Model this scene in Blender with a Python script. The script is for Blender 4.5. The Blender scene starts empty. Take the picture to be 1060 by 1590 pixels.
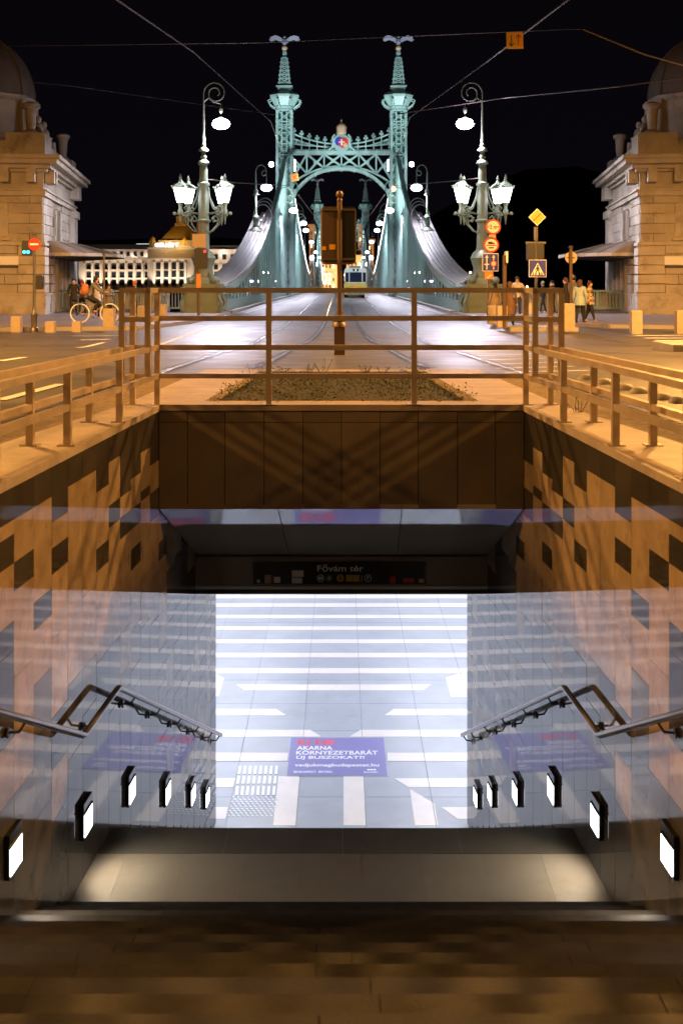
import bpy, math, random
from mathutils import Vector, Matrix
random.seed(7)
sc = bpy.context.scene
C = sc.collection
PI = math.pi
R = math.radians

# ------------------------------------------------------------------ camera
EYE = 1.03            # tripod just above the pavement at the head of the stairs
F = 1750.0            # focal length in photo pixels
cam = bpy.data.cameras.new("camera")
co = bpy.data.objects.new("camera", cam); C.objects.link(co)
co.location = (0, 0, EYE); co.rotation_euler = (R(90), 0, 0)
cam.sensor_fit = 'HORIZONTAL'; cam.sensor_width = 36
cam.lens = F / 1060 * 36
cam.shift_y = -(795 - 440) / 1060
cam.clip_start = .05; cam.clip_end = 3000
cam.dof.use_dof = True; cam.dof.focus_distance = 18; cam.dof.aperture_fstop = cam.lens / 1000 / .009
sc.camera = co

# ------------------------------------------------------------------ night sky
w = bpy.data.worlds.new("World"); sc.world = w; w.use_nodes = True
nt = w.node_tree; bg = nt.nodes['Background']
tc = nt.nodes.new('ShaderNodeTexCoord'); sx = nt.nodes.new('ShaderNodeSeparateXYZ')
rp = nt.nodes.new('ShaderNodeValToRGB')
nt.links.new(tc.outputs['Generated'], sx.inputs[0]); nt.links.new(sx.outputs['Z'], rp.inputs[0])
nt.links.new(rp.outputs[0], bg.inputs[0])
rp.color_ramp.elements[0].color = (.0026, .0020, .0038, 1)
rp.color_ramp.elements[1].color = (.0018, .0014, .0019, 1); rp.color_ramp.elements[1].position = .35
bg.inputs[1].default_value = 1.0
vs = sc.view_settings
vs.view_transform = 'Standard'; vs.look = 'None'; vs.exposure = 0; vs.gamma = 1; vs.use_curve_mapping = False
sc.cycles.use_denoising = True
sc.cycles.max_bounces = 8; sc.cycles.sample_clamp_indirect = 4
sc.cycles.caustics_reflective = False; sc.cycles.caustics_refractive = False

SODIUM = (1, .47, .115)
COOL = (.86, .83, 1)
def lamp_light(kind, loc, power, color, size=.15, rot=None, parent=None, **kw):
    l = bpy.data.lights.new(kw.pop('name', 'lamp_light'), kind); l.energy = power; l.color = color
    if kind in ('POINT', 'SPOT'): l.shadow_soft_size = size
    for k, v in kw.items(): setattr(l, k, v)
    o = bpy.data.objects.new(l.name, l); C.objects.link(o)
    if parent:
        o.parent = parent; loc = Vector(loc) - OFF[parent.name]
    o.location = loc
    if rot: o.rotation_euler = rot
    return o
OFF = {}

# ------------------------------------------------------------------ geometry of the ground
def lerp(a, b, t): return a + (b - a) * t
def G(y):
    if y < 13.5: z = -.03
    elif y < 28: z = lerp(-.03, -.55, (y - 13.5) / 14.5)
    else: z = -.55
    if y > 58: z += .2 * (1 - ((min(y, 372) - 215) / 157) ** 2)
    return z
def gp(px, py, dz=0):
    d = 20.
    for _ in range(40): d = .5 * d + .5 * (EYE - G(d)) * F / (py - 440)
    return Vector(((px - 530) * d / F, d, G(d) + dz))
def P(px, py, d): return Vector(((px - 530) * d / F, d, EYE - (py - 440) * d / F))
def wallx(d): return 2.093 - .0571 * d
SPLAY = math.atan(.0571)
LAND_Z, LAND0, LAND1 = -2.84, 6.77, 8.0
FLOOR_Z = -4.92
RUN, RISE = .33, .1578
def stairz(d):
    if d < LAND0: return min(0, LAND_Z + (LAND0 - d) / RUN * RISE)
    if d < LAND1: return LAND_Z
    return max(FLOOR_Z, LAND_Z - (d - LAND1) / RUN * .16)

# ------------------------------------------------------------------ materials
M = {}
def mat(name, col, rough=.6, metal=0, spec=.5, var=.0, scale=3., bump=0., bscale=40., emit=None, es=0,
        rnd=0., ior=None, stain=None, rvar=0.):
    m = bpy.data.materials.new(name); m.use_nodes = True; M[name] = m
    nt = m.node_tree; b = nt.nodes['Principled BSDF']; N = nt.nodes.new; L = nt.links.new
    b.inputs['Base Color'].default_value = (*col, 1); b.inputs['Roughness'].default_value = rough
    b.inputs['Metallic'].default_value = metal; b.inputs['Specular IOR Level'].default_value = spec
    if ior: b.inputs['IOR'].default_value = ior
    if emit: b.inputs['Emission Color'].default_value = (*emit, 1); b.inputs['Emission Strength'].default_value = es
    if var or bump or rnd or stain or rvar:
        g = N('ShaderNodeNewGeometry')
        n1 = N('ShaderNodeTexNoise'); n1.inputs['Scale'].default_value = scale; n1.inputs['Detail'].default_value = 6
        L(g.outputs['Position'], n1.inputs['Vector'])
        mr = N('ShaderNodeMapRange'); mr.inputs['From Min'].default_value = .25; mr.inputs['From Max'].default_value = .75
        mr.inputs['To Min'].default_value = 1 - var; mr.inputs['To Max'].default_value = 1 + var
        L(n1.outputs['Fac'], mr.inputs['Value'])
        v = mr.outputs[0]
        if rnd:
            oi = N('ShaderNodeObjectInfo'); r2 = N('ShaderNodeMapRange')
            r2.inputs['To Min'].default_value = 1 - rnd; r2.inputs['To Max'].default_value = 1 + rnd
            L(oi.outputs['Random'], r2.inputs['Value'])
            mm = N('ShaderNodeMath'); mm.operation = 'MULTIPLY'; L(v, mm.inputs[0]); L(r2.outputs[0], mm.inputs[1]); v = mm.outputs[0]
        mx = N('ShaderNodeVectorMath'); mx.operation = 'SCALE'; mx.inputs[0].default_value = col; L(v, mx.inputs['Scale'])
        out = mx.outputs[0]
        if stain:
            n3 = N('ShaderNodeTexNoise'); n3.inputs['Scale'].default_value = stain[1]; n3.inputs['Detail'].default_value = 8
            n3.inputs['Roughness'].default_value = .7
            L(g.outputs['Position'], n3.inputs['Vector'])
            cr = N('ShaderNodeMapRange'); cr.inputs['From Min'].default_value = .52; cr.inputs['From Max'].default_value = .72
            L(n3.outputs['Fac'], cr.inputs['Value'])
            mi = N('ShaderNodeMix'); mi.data_type = 'RGBA'; L(cr.outputs[0], mi.inputs['Factor'])
            L(out, mi.inputs['A']); mi.inputs['B'].default_value = (*stain[0], 1); out = mi.outputs['Result']
        L(out, b.inputs['Base Color'])
        if rvar:
            r3 = N('ShaderNodeMapRange'); r3.inputs['From Min'].default_value = .3; r3.inputs['From Max'].default_value = .7
            r3.inputs['To Min'].default_value = max(.02, rough - rvar); r3.inputs['To Max'].default_value = rough + rvar
            n4 = N('ShaderNodeTexNoise'); n4.inputs['Scale'].default_value = scale * 1.7; n4.inputs['Detail'].default_value = 5
            L(g.outputs['Position'], n4.inputs['Vector']); L(n4.outputs['Fac'], r3.inputs['Value']); L(r3.outputs[0], b.inputs['Roughness'])
        if bump:
            n2 = N('ShaderNodeTexNoise'); n2.inputs['Scale'].default_value = bscale; n2.inputs['Detail'].default_value = 4
            L(g.outputs['Position'], n2.inputs['Vector'])
            bp = N('ShaderNodeBump'); bp.inputs['Strength'].default_value = bump; bp.inputs['Distance'].default_value = .01
            L(n2.outputs['Fac'], bp.inputs['Height']); L(bp.outputs[0], b.inputs['Normal'])
    return m
mat('asphalt', (.075, .068, .064), .42, var=.22, scale=.5, bump=.35, bscale=60, stain=((.045, .042, .04), .9), rvar=.1)
mat('plaza', (.20, .17, .155), .55, var=.15, scale=1.2, bump=.2, stain=((.10, .09, .085), 1.5))
mat('gravel', (.14, .095, .05), .9, var=.5, scale=14, bump=1, bscale=45)
mat('kerb', (.28, .25, .22), .6, var=.15, bump=.2)
mat('rail_steel', (.62, .62, .64), .22, metal=1)
mat('road_paint', (.62, .60, .55), .6, var=.2, scale=5)
mat('coping', (.32, .26, .21), .6, var=.18, scale=2.5, bump=.15, stain=((.2, .15, .1), 2))
mat('tile_tan', (.32, .245, .165), .045, var=.2, scale=6, stain=((.20, .135, .08), 5), rnd=.10, ior=1.47, bump=.006, bscale=3, rvar=.015)
mat('tile_dark', (.045, .04, .036), .04, var=.2, scale=4, rnd=.2, ior=1.47, bump=.006, bscale=3, rvar=.015)
mat('tile_grey', (.10, .098, .095), .045, var=.18, scale=3, rnd=.12, ior=1.47, bump=.006, bscale=3, rvar=.015)
mat('beam_stone', (.15, .12, .085), .4, var=.2, scale=3, rnd=.12, bump=.2, bscale=90)
mat('dark_joint', (.012, .011, .01), .8)
mat('concrete', (.3, .28, .25), .7, var=.15, bump=.3)
mat('stair_stone', (.024, .021, .019), .6, spec=.25, var=.35, scale=9, rnd=.2, bump=.15, bscale=120, stain=((.014, .012, .010), 3), rvar=.08)  # step tone set near-black, standing in for shade on the treads
mat('landing_stone', (.24, .215, .18), .38, var=.12, scale=3, rnd=.06, bump=.15, bscale=120, stain=((.2, .17, .13), 3), rvar=.08)
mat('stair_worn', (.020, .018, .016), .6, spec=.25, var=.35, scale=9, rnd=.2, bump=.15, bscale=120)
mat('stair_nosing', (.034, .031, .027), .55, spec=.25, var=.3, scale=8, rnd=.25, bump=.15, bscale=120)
mat('stair_band', (.10, .095, .082), .55, spec=.3, var=.2, scale=4, bump=.15, bscale=120)
mat('ceiling_glass', (.36, .335, .25), .035, ior=1.6)
mat('header_metal', (.24, .20, .14), .35, metal=.3, var=.1)
mat('frame_steel', (.6, .58, .52), .35, metal=.7)
mat('floor_dark', (.36, .395, .455), .33, var=.09, scale=2.2, stain=((.31, .33, .37), 1.4), rnd=.04)
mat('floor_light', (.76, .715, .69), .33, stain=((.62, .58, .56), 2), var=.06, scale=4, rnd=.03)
mat('hall_white', (.75, .75, .76), .6)
mat('tactile', (.85, .86, .9), .3, metal=.2)
mat('poster_blue', (.20, .19, .44), .3)
mat('poster_red', (.75, .06, .08), .4)
mat('print_white', (.85, .85, .85), .5)
mat('fence_bronze', (.56, .46, .37), .36, metal=.55, var=.18, scale=6, rvar=.08)
mat('handrail', (.32, .30, .29), .25, metal=.9)
mat('bracket', (.10, .09, .08), .4, metal=.8)
mat('black', (.012, .012, .012), .45)
mat('black_gloss', (.015, .015, .015), .2)
mat('soil', (.018, .014, .009), .95, var=.4, scale=20, bump=1, bscale=60)
mat('herb', (.018, .034, .012), .8, var=.5, scale=9)
mat('twig', (.09, .06, .03), .8, var=.3)
mat('teal', (.21, .305, .285), .45, var=.12, scale=.8, spec=.4)
mat('teal_dark', (.05, .13, .11), .5, var=.2, scale=.8)
mat('panel_zinc', (.23, .215, .21), .5, var=.12, scale=.7, rnd=.05, metal=.1)
mat('eagle', (.24, .23, .30), .5)
mat('gold', (.50, .31, .20), .5)
mat('lamp_green', (.14, .175, .12), .42, var=.15, scale=3, spec=.5)
mat('stone', (.43, .37, .29), .75, var=.14, scale=1.3, rnd=.10, bump=.35, bscale=12, stain=((.23, .18, .12), .7))
mat('stone_trim', (.46, .40, .32), .7, var=.15, scale=1.5, bump=.2, bscale=15, stain=((.2, .16, .11), .9))
mat('copper', (.16, .13, .10), .5, var=.25, scale=1.2)
mat('window_dark', (.012, .014, .016), .08)
mat('door_green', (.035, .05, .035), .5)
mat('bollard', (.36, .28, .19), .75, var=.12, scale=6, bump=.2, rnd=.1)
mat('pole_grey', (.13, .12, .11), .4, metal=.5)
mat('pole_brown', (.11, .07, .045), .45, metal=.3)
mat('sign_back', (.40, .30, .21), .5, metal=.3)
mat('sign_red', (.55, .02, .02), .4)
mat('sign_white', (.8, .78, .72), .4)
mat('sign_blue', (.02, .03, .32), .4)
mat('sign_yellow', (.80, .42, .02), .4)
mat('sign_orange', (.75, .25, .03), .4)
mat('ink', (.02, .015, .015), .5)
mat('ink_green', (.03, .12, .08), .5)
mat('wire', (.16, .13, .12), .5, metal=.5)
mat('lum_cool', (1, 1, 1), .4, emit=(.83, .74, 1), es=55)
mat('lum_bridge', (1, 1, 1), .4, emit=(.80, .72, 1), es=16)
mat('lum_lantern', (1, 1, 1), .4, emit=(.95, .93, 1), es=9)
mat('lum_wall', (1, 1, 1), .4, emit=(.93, .95, 1), es=5.5)
mat('lum_hall', (1, 1, 1), .4, emit=(.86, .89, 1), es=5)
mat('lum_sodium', (1, 1, 1), .4, emit=SODIUM, es=12)
mat('lum_line', (1, 1, 1), .4, emit=(.85, .95, 1), es=3.2)
mat('lum_cyan', (0, 0, 0), .4, emit=(.05, .75, .85), es=3)
mat('lum_red', (0, 0, 0), .4, emit=(1, .03, .05), es=2.5)
mat('lum_sign_cross', (1, 1, 1), .4, emit=(.95, .95, 1), es=1.3)
mat('lum_warm', (1, 1, 1), .4, emit=(1, .72, .38), es=3)
mat('hotel_wall', (.42, .34, .26), .8, var=.1, scale=.3)
mat('hotel_roof', (.04, .035, .03), .7)
mat('hotel_dome', (.62, .36, .07), .6, var=.12, scale=.5)
mat('far_stone', (.42, .30, .18), .8, var=.2, scale=.2)
mat('water', (.01, .012, .016), .12, bump=.5, bscale=.6)
mat('hill', (.02, .02, .02), .95)
mat('tram_yellow', (.62, .36, .03), .35)
mat('tram_white', (.62, .60, .55), .35)
mat('tram_glass', (.02, .02, .04), .08)
for n, c in dict(skin=(.48, .28, .19), coat_black=(.018, .018, .02), coat_grey=(.17, .16, .15), coat_bluegrey=(.33, .42, .44),
                 coat_cream=(.6, .55, .48), coat_tan=(.42, .30, .18), coat_brown=(.12, .06, .035), jeans=(.04, .05, .08),
                 legs_black=(.012, .012, .014), shoe_tan=(.5, .25, .12), shoe_black=(.015, .015, .015), shoe_white=(.6, .55, .5),
                 hair_dark=(.02, .014, .01), hair_red=(.09, .035, .02), hat_red=(.35, .03, .03), mask=(.65, .6, .58),
                 coat_green=(.10, .13, .10), hat_orange=(.55, .16, .04), hat_grey=(.22, .22, .2), bag_white=(.65, .6, .55),
                 bag_orange=(.45, .17, .06), scarf=(.05, .05, .14), coat_plaid=(.5, .4, .27)).items():
    mat(n, c, .75, var=.12, scale=6)
# checked cloth
m = M['coat_plaid']; nt = m.node_tree
ck = nt.nodes.new('ShaderNodeTexChecker'); ck.inputs['Scale'].default_value = 9
ck.inputs['Color1'].default_value = (.62, .5, .33, 1); ck.inputs['Color2'].default_value = (.2, .1, .05, 1)
gg = nt.nodes.new('ShaderNodeNewGeometry'); nt.links.new(gg.outputs['Position'], ck.inputs['Vector'])
nt.links.new(ck.outputs['Color'], nt.nodes['Principled BSDF'].inputs['Base Color'])

# ------------------------------------------------------------------ helpers
def tag(o, label=None, cat=None, group=None, kind=None):
    if label: o['label'] = label
    if cat: o['category'] = cat
    if group: o['group'] = group
    if kind: o['kind'] = kind
    return o
def thing(name, label, cat, loc=(0, 0, 0), group=None, rz=0):
    o = bpy.data.objects.new(name, None); C.objects.link(o); o.empty_display_size = .2
    o.location = loc; o.rotation_euler = (0, 0, rz); OFF[o.name] = Vector(loc)
    return tag(o, label, cat, group)
class MB:
    def __init__(s): s.v = []; s.f = []; s.mi = []
    def add(s, v, f, mi=0):
        n = len(s.v); s.v += [tuple(a) for a in v]; s.f += [tuple(n + i for i in q) for q in f]; s.mi += [mi] * len(f); return s
    def box(s, cx, cy, cz, sx, sy, sz, rz=0, mi=0):
        c, n = math.cos(rz), math.sin(rz); v = []
        for k in (-.5, .5):
            for a, b in ((-.5, -.5), (.5, -.5), (.5, .5), (-.5, .5)):
                x, y = a * sx, b * sy; v.append((cx + x * c - y * n, cy + x * n + y * c, cz + k * sz))
        return s.add(v, [(3, 2, 1, 0), (4, 5, 6, 7), (0, 1, 5, 4), (1, 2, 6, 5), (2, 3, 7, 6), (3, 0, 4, 7)], mi)
    def span(s, x0, x1, y0, y1, z0, z1, mi=0):
        return s.box((x0 + x1) / 2, (y0 + y1) / 2, (z0 + z1) / 2, abs(x1 - x0), abs(y1 - y0), abs(z1 - z0), 0, mi)
    def bar(s, p, q, w, h=None, mi=0):
        p, q = Vector(p), Vector(q); h = h or w; t = q - p
        if t.length < 1e-6: return s
        t.normalize(); up = Vector((0, 0, 1)) if abs(t.z) < .95 else Vector((0, 1, 0))
        a = t.cross(up).normalized() * w / 2; b = a.normalized().cross(t) * h / 2
        v = [e + i * a + j * b for e in (p, q) for i, j in ((-1, -1), (1, -1), (1, 1), (-1, 1))]
        return s.add(v, [(3, 2, 1, 0), (4, 5, 6, 7), (0, 1, 5, 4), (1, 2, 6, 5), (2, 3, 7, 6), (3, 0, 4, 7)], mi)
    def tube(s, pts, r, n=8, mi=0, cap=True):
        pts = [Vector(p) for p in pts]; rs = r if isinstance(r, (list, tuple)) else [r] * len(pts)
        ring = []; ref = None
        for i, p in enumerate(pts):
            t = (pts[min(i + 1, len(pts) - 1)] - pts[max(i - 1, 0)]).normalized()
            if ref is None:
                ref = t.cross(Vector((0, 0, 1)) if abs(t.z) < .9 else Vector((1, 0, 0))).normalized()
            ref = (ref - t * ref.dot(t)).normalized(); b = t.cross(ref)
            ring += [p + rs[i] * (math.cos(2 * PI * k / n) * ref + math.sin(2 * PI * k / n) * b) for k in range(n)]
        f = [(i * n + k, i * n + (k + 1) % n, (i + 1) * n + (k + 1) % n, (i + 1) * n + k) for i in range(len(pts) - 1) for k in range(n)]
        if cap: f += [tuple(range(n))[::-1], tuple((len(pts) - 1) * n + k for k in range(n))]
        return s.add(ring, f, mi)
    def lathe(s, prof, c=(0, 0, 0), n=16, mi=0, rot=0):
        v = [(c[0] + r * math.cos(2 * PI * k / n + rot), c[1] + r * math.sin(2 * PI * k / n + rot), c[2] + z) for r, z in prof for k in range(n)]
        f = [(i * n + k, i * n + (k + 1) % n, (i + 1) * n + (k + 1) % n, (i + 1) * n + k) for i in range(len(prof) - 1) for k in range(n)]
        f += [tuple(range(n))[::-1], tuple((len(prof) - 1) * n + k for k in range(n))]
        return s.add(v, f, mi)
    def prism(s, poly, z0, z1, mi=0):
        n = len(poly); a = sum(poly[i][0] * poly[(i + 1) % n][1] - poly[(i + 1) % n][0] * poly[i][1] for i in range(n))
        if a < 0: poly = poly[::-1]
        v = [(p[0], p[1], z0) for p in poly] + [(p[0], p[1], z1) for p in poly]
        f = [tuple(range(n))[::-1], tuple(range(n, 2 * n))] + [(i, (i + 1) % n, n + (i + 1) % n, n + i) for i in range(n)]
        return s.add(v, f, mi)
    def vprism(s, poly, y0, y1, mi=0):      # polygon in x,z extruded along y
        n = len(poly); a = sum(poly[i][0] * poly[(i + 1) % n][1] - poly[(i + 1) % n][0] * poly[i][1] for i in range(n))
        if a < 0: poly = poly[::-1]
        v = [(p[0], y0, p[1]) for p in poly] + [(p[0], y1, p[1]) for p in poly]
        f = [tuple(range(n)), tuple(range(n, 2 * n))[::-1]] + [((i + 1) % n, i, n + i, n + (i + 1) % n) for i in range(n)]
        return s.add(v, f, mi)
    def ball(s, c, r, n=10, mi=0, sz=1., sx=1., sy=1.):
        m = n // 2; v = []; f = []
        for i in range(m + 1):
            t = PI * i / m
            for k in range(n):
                v.append((c[0] + sx * r * math.sin(t) * math.cos(2 * PI * k / n), c[1] + sy * r * math.sin(t) * math.sin(2 * PI * k / n), c[2] - sz * r * math.cos(t)))
        for i in range(m):
            for k in range(n): f.append((i * n + k, i * n + (k + 1) % n, (i + 1) * n + (k + 1) % n, (i + 1) * n + k))
        return s.add(v, f, mi)
    def build(s, name, mats, parent=None, smooth=False, local=False):
        off = Vector((0, 0, 0))
        if parent is not None and not local: off = OFF[parent.name]
        me = bpy.data.meshes.new(name); me.from_pydata([tuple(Vector(v) - off) for v in s.v], [], s.f)
        for m in (mats if isinstance(mats, (list, tuple)) else [mats]): me.materials.append(M[m] if isinstance(m, str) else m)
        me.polygons.foreach_set('material_index', s.mi)
        if smooth:
            me.polygons.foreach_set('use_smooth', [True] * len(me.polygons))
            try: me.set_sharp_from_angle(angle=R(40))
            except Exception: pass
        me.update()
        o = bpy.data.objects.new(name, me); C.objects.link(o); o.parent = parent
        OFF[o.name] = off
        return o
def struct(o): o['kind'] = 'structure'; return o
UNIT = {}
def unit_box(matname):
    if matname not in UNIT:
        b = MB(); e = .5
        b.box(0, 0, 0, 1, 1, 1)
        me = bpy.data.meshes.new('block'); me.from_pydata(b.v, [], b.f); me.materials.append(M[matname]); me.update(); UNIT[matname] = me
    return UNIT[matname]
def piece(name, matname, c, s, rot=(0, 0, 0), parent=None):
    o = bpy.data.objects.new(name, unit_box(matname)); C.objects.link(o)
    off = OFF[parent.name] if parent is not None else Vector((0, 0, 0))
    o.location = Vector(c) - off; o.scale = s; o.rotation_euler = rot; o.parent = parent; OFF[o.name] = off
    return o
def barpiece(name, matname, p, q, wd, h, parent):
    p, q = Vector(p), Vector(q); t = (q - p); L = t.length; t.normalize()
    up = Vector((0, 0, 1)) if abs(t.z) < .95 else Vector((0, 1, 0))
    a = t.cross(up).normalized(); b = a.cross(t)
    m = Matrix((a, t, b)).transposed().to_euler()
    return piece(name, matname, (p + q) / 2, (wd, L, h), m, parent)
def copy_tree(o, parent=None):
    c = o.copy(); C.objects.link(c); c.parent = parent
    OFF[c.name] = OFF.get(o.name, Vector((0, 0, 0)))
    for ch in list(o.children): copy_tree(ch, c)
    return c
FONTS = {}
def text(body, rect, z, matname, parent, plane='xy', bold=0., name='lettering', ext=.001):
    """fit body into rect (x0,x1,v0,v1); plane 'xy' lies flat at height z, 'xz' faces the camera at depth z"""
    cu = bpy.data.curves.new(name, 'FONT'); cu.body = body; cu.size = 1; cu.offset = bold; cu.extrude = 0
    tmp = bpy.data.objects.new(name, cu); C.objects.link(tmp); bpy.context.view_layer.update()
    dg = bpy.context.evaluated_depsgraph_get(); me = bpy.data.meshes.new_from_object(tmp.evaluated_get(dg))
    bpy.data.objects.remove(tmp)
    xs = [v.co.x for v in me.vertices]; ys = [v.co.y for v in me.vertices]
    x0, x1, v0, v1 = rect; off = OFF[parent.name]
    sx_, sy_ = (x1 - x0) / (max(xs) - min(xs)), (v1 - v0) / (max(ys) - min(ys)); mx, my = min(xs), min(ys)
    for v in me.vertices:
        a = x0 + (v.co.x - mx) * sx_; b = v0 + (v.co.y - my) * sy_
        v.co = (Vector((a, b, z)) if plane == 'xy' else Vector((a, z, b))) - off
    me.materials.clear(); me.materials.append(M[matname]); me.update()
    o = bpy.data.objects.new(name, me); C.objects.link(o); o.parent = parent; OFF[o.name] = off
    return o
def disc(mb, cx, cz, r, y0, y1, n=24, mi=0):
    return mb.vprism([(cx + r * math.cos(2 * PI * k / n), cz + r * math.sin(2 * PI * k / n)) for k in range(n)], y0, y1, mi)
ORD = ['nearest', 'second', 'third', 'fourth', 'fifth', 'sixth', 'seventh', 'eighth', 'ninth', 'tenth', 'eleventh', 'twelfth']

# ================================================================== GROUND
def outer(d): return 1.85 + .144 * (9.6 - d) if d < 9.6 else 1.85 - (d - 9.6) * .055
g = MB()
ys = [-20, -8, 0.2] + [0.2 + i * .8 for i in range(1, 17)]       # to 13
ys = sorted(set([y for y in ys if y < 13.35] + [13.4]))
for a, b in zip(ys, ys[1:]):
    if b <= .21:
        g.add([(-90, a, G(a)), (90, a, G(a)), (90, b, G(b)), (-90, b, G(b))], [(0, 1, 2, 3)])
    else:
        for s in (-1, 1):
            v = [(s * (outer(a) - .02), a, G(a)), (s * 90, a, G(a)), (s * 90, b, G(b)), (s * (outer(b) - .02), b, G(b))]
            g.add(v, [(0, 1, 2, 3) if s > 0 else (3, 2, 1, 0)])
for a, b in zip([13.4, 13.5, 16, 20, 24, 28, 40, 58], [13.5, 16, 20, 24, 28, 40, 58, 59]):
    g.add([(-90, a, G(a)), (90, a, G(a)), (90, b, G(b)), (-90, b, G(b))], [(0, 1, 2, 3)])
struct(g.build('street_ground', 'asphalt'))
struct(MB().add([(-1500, 58, -9.5), (1500, 58, -9.5), (1500, 372, -9.5), (-1500, 372, -9.5)], [(0, 1, 2, 3)]).build('river_water', 'water'))
struct(MB().span(-90, 90, 58.95, 60, -9.6, -.6).build('quay_wall', 'concrete'))
struct(MB().add([(-1500, 371, -1.5), (1500, 371, -1.5), (1500, 1400, -1.5), (-1500, 1400, -1.5)], [(0, 1, 2, 3)]).build('far_bank_ground', 'asphalt'))

def sheet(name, pts, matname, dz=.004, kerb=False):
    m = MB(); pts = [Vector(p) for p in pts]
    top = [(p.x, p.y, p.z + dz) for p in pts]
    n = len(top)
    m.add(top, [tuple(range(n))])
    if kerb: m.add(top + [(p[0], p[1], p[2] - dz - .01) for p in top], [(i, n + i, n + (i + 1) % n, (i + 1) % n) for i in range(n)])
    if m.v and sum(top[i][0] * top[(i + 1) % n][1] - top[(i + 1) % n][0] * top[i][1] for i in range(n)) < 0: m.f[0] = m.f[0][::-1]
    return struct(m.build(name, matname))
def W(x, y): return Vector((x, y, G(y)))
# pavements with kerbs
lp = [W(-90, 37), W(-12, 37), W(-6.9, 38.2), W(-6.0, 44), W(-5.8, 50), W(-5.8, 58), W(-90, 58)]
rp_ = [W(90, 38.5), W(13.2, 38.5), W(9.5, 40), W(7.4, 44.5), W(6.0, 50), W(5.8, 58), W(90, 58)]
sheet('left_pavement', lp, 'plaza', .12, True); sheet('right_pavement', rp_, 'plaza', .12, True)
def kerbline(name, pts):
    m = MB()
    for a, b in zip(pts, pts[1:]):
        m.bar((a.x, a.y, a.z + .065), (b.x, b.y, b.z + .065), .16, .136)
    return struct(m.build(name, 'kerb'))
kerbline('left_kerb', [p - Vector((0, .09, 0)) for p in lp[:6]]); kerbline('right_kerb', [p - Vector((0, .09, 0)) for p in rp_[:6]])
# gravel beside the copings
for s, nm in ((-1, 'left_gravel_bed'), (1, 'right_gravel_bed')):
    inner = [W(s * (outer(d) - .01), d) for d in (13.2, 11, 9.6, 8, 6.5, 5, 3, 1)]
    pr = [gp(530 + s * 315, 592), gp(530 + s * 345, 600), gp(530 + s * 435, 627.5), gp(530 + s * 530, 657.5), gp(530 + s * 700, 712), gp(530 + s * 1100, 850)]
    sheet(nm, inner + pr[::-1] + [W(s * 2.1, 13.2)], 'gravel')
# tram rails
def railtrack(name, pts, w=.07):
    m = MB(); V = [gp(*p) for p in pts]
    fine = []
    for i in range(len(V) - 1):
        for k in range(6):
            t = k / 6; p0, p1, p2, p3 = V[max(i - 1, 0)], V[i], V[i + 1], V[min(i + 2, len(V) - 1)]
            q = .5 * ((2 * p1) + (p2 - p0) * t + (2 * p0 - 5 * p1 + 4 * p2 - p3) * t * t + (3 * p1 - p0 - 3 * p2 + p3) * t ** 3)
            fine.append(Vector((q.x, q.y, G(q.y) + .006)))
    fine.append(Vector((V[-1].x, V[-1].y, G(V[-1].y) + .006)))
    for off, ww, mi, dz in ((0, w, 0, .004), (.075, .05, 1, .002), (-.075, .05, 1, .002)):
        L_ = []
        for i, p in enumerate(fine):
            t = (fine[min(i + 1, len(fine) - 1)] - fine[max(i - 1, 0)]); t.z = 0; t.normalize(); nrm = Vector((t.y, -t.x, 0))
            L_.append((p + nrm * (off - ww / 2) + Vector((0, 0, dz)), p + nrm * (off + ww / 2) + Vector((0, 0, dz))))
        v = [a for q in L_ for a in q]
        f = [(2 * i, 2 * i + 1, 2 * i + 3, 2 * i + 2) for i in range(len(L_) - 1)]
        m.add(v, f, mi)
    return struct(m.build(name, ['rail_steel', 'ink']))
def mir(pts): return [(1060 - x, y) for x, y in pts]
RO = [(548, 452), (566, 464), (600.5, 495), (613, 505), (638, 519), (645, 522.5), (710, 547.5), (810, 580), (875, 600), (965, 627.5), (1060, 657.5), (1300, 735), (1700, 880)]
RI = [(536.5, 452), (542.4, 466), (551.7, 495), (555, 505), (573.5, 527), (598, 538.5), (613, 548), (638, 561), (668, 572)]
railtrack('tram_rail', RO); railtrack('tram_rail', RI); railtrack('tram_rail', [(x - 3, y) for x, y in mir(RO)]); railtrack('tram_rail', [(x - 3, y) for x, y in mir(RI)])
# road paint
def stripe(name, a, b, w):
    a, b = gp(*a), gp(*b); t = (b - a); t.z = 0; t.normalize(); n = Vector((t.y, -t.x, 0)) * w / 2
    m = MB(); z = Vector((0, 0, .008)); ks = 6
    L_ = [a.lerp(b, k / ks) for k in range(ks + 1)]; L_ = [Vector((p.x, p.y, G(p.y))) for p in L_]
    v = [q for p in L_ for q in (p - n + z, p + n + z)]
    m.add(v, [(2 * i, 2 * i + 1, 2 * i + 3, 2 * i + 2) for i in range(ks)])
    return struct(m.build(name, 'road_paint'))
stripe('lane_line', (0, 561), (38, 555), .14); stripe('lane_line', (120, 540), (160, 532), .14)
stripe('lane_line', (113, 522), (189, 521), .2); stripe('lane_arrow', (125, 528), (172, 527), .25)
stripe('lane_line', (0, 622), (95, 597), .12); stripe('lane_line', (230, 540), (330, 505), .12)
stripe('lane_line', (600, 462), (690, 488), .12); stripe('lane_line', (470, 460), (380, 486), .12)
for y, x in ((521, 985), (525, 1000), (529, 1018), (533.5, 1040)):
    stripe('crosswalk_bar', (x, y), (1190, y), .4)
for k in range(7):
    y = 540 + k * 6.5; stripe('hatching_line', (700 + k * 14, y), (780 + k * 22, y - 3), .1)
for y in (505, 509, 513):
    a, b = gp(1005, y), gp(1120, y)

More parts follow.
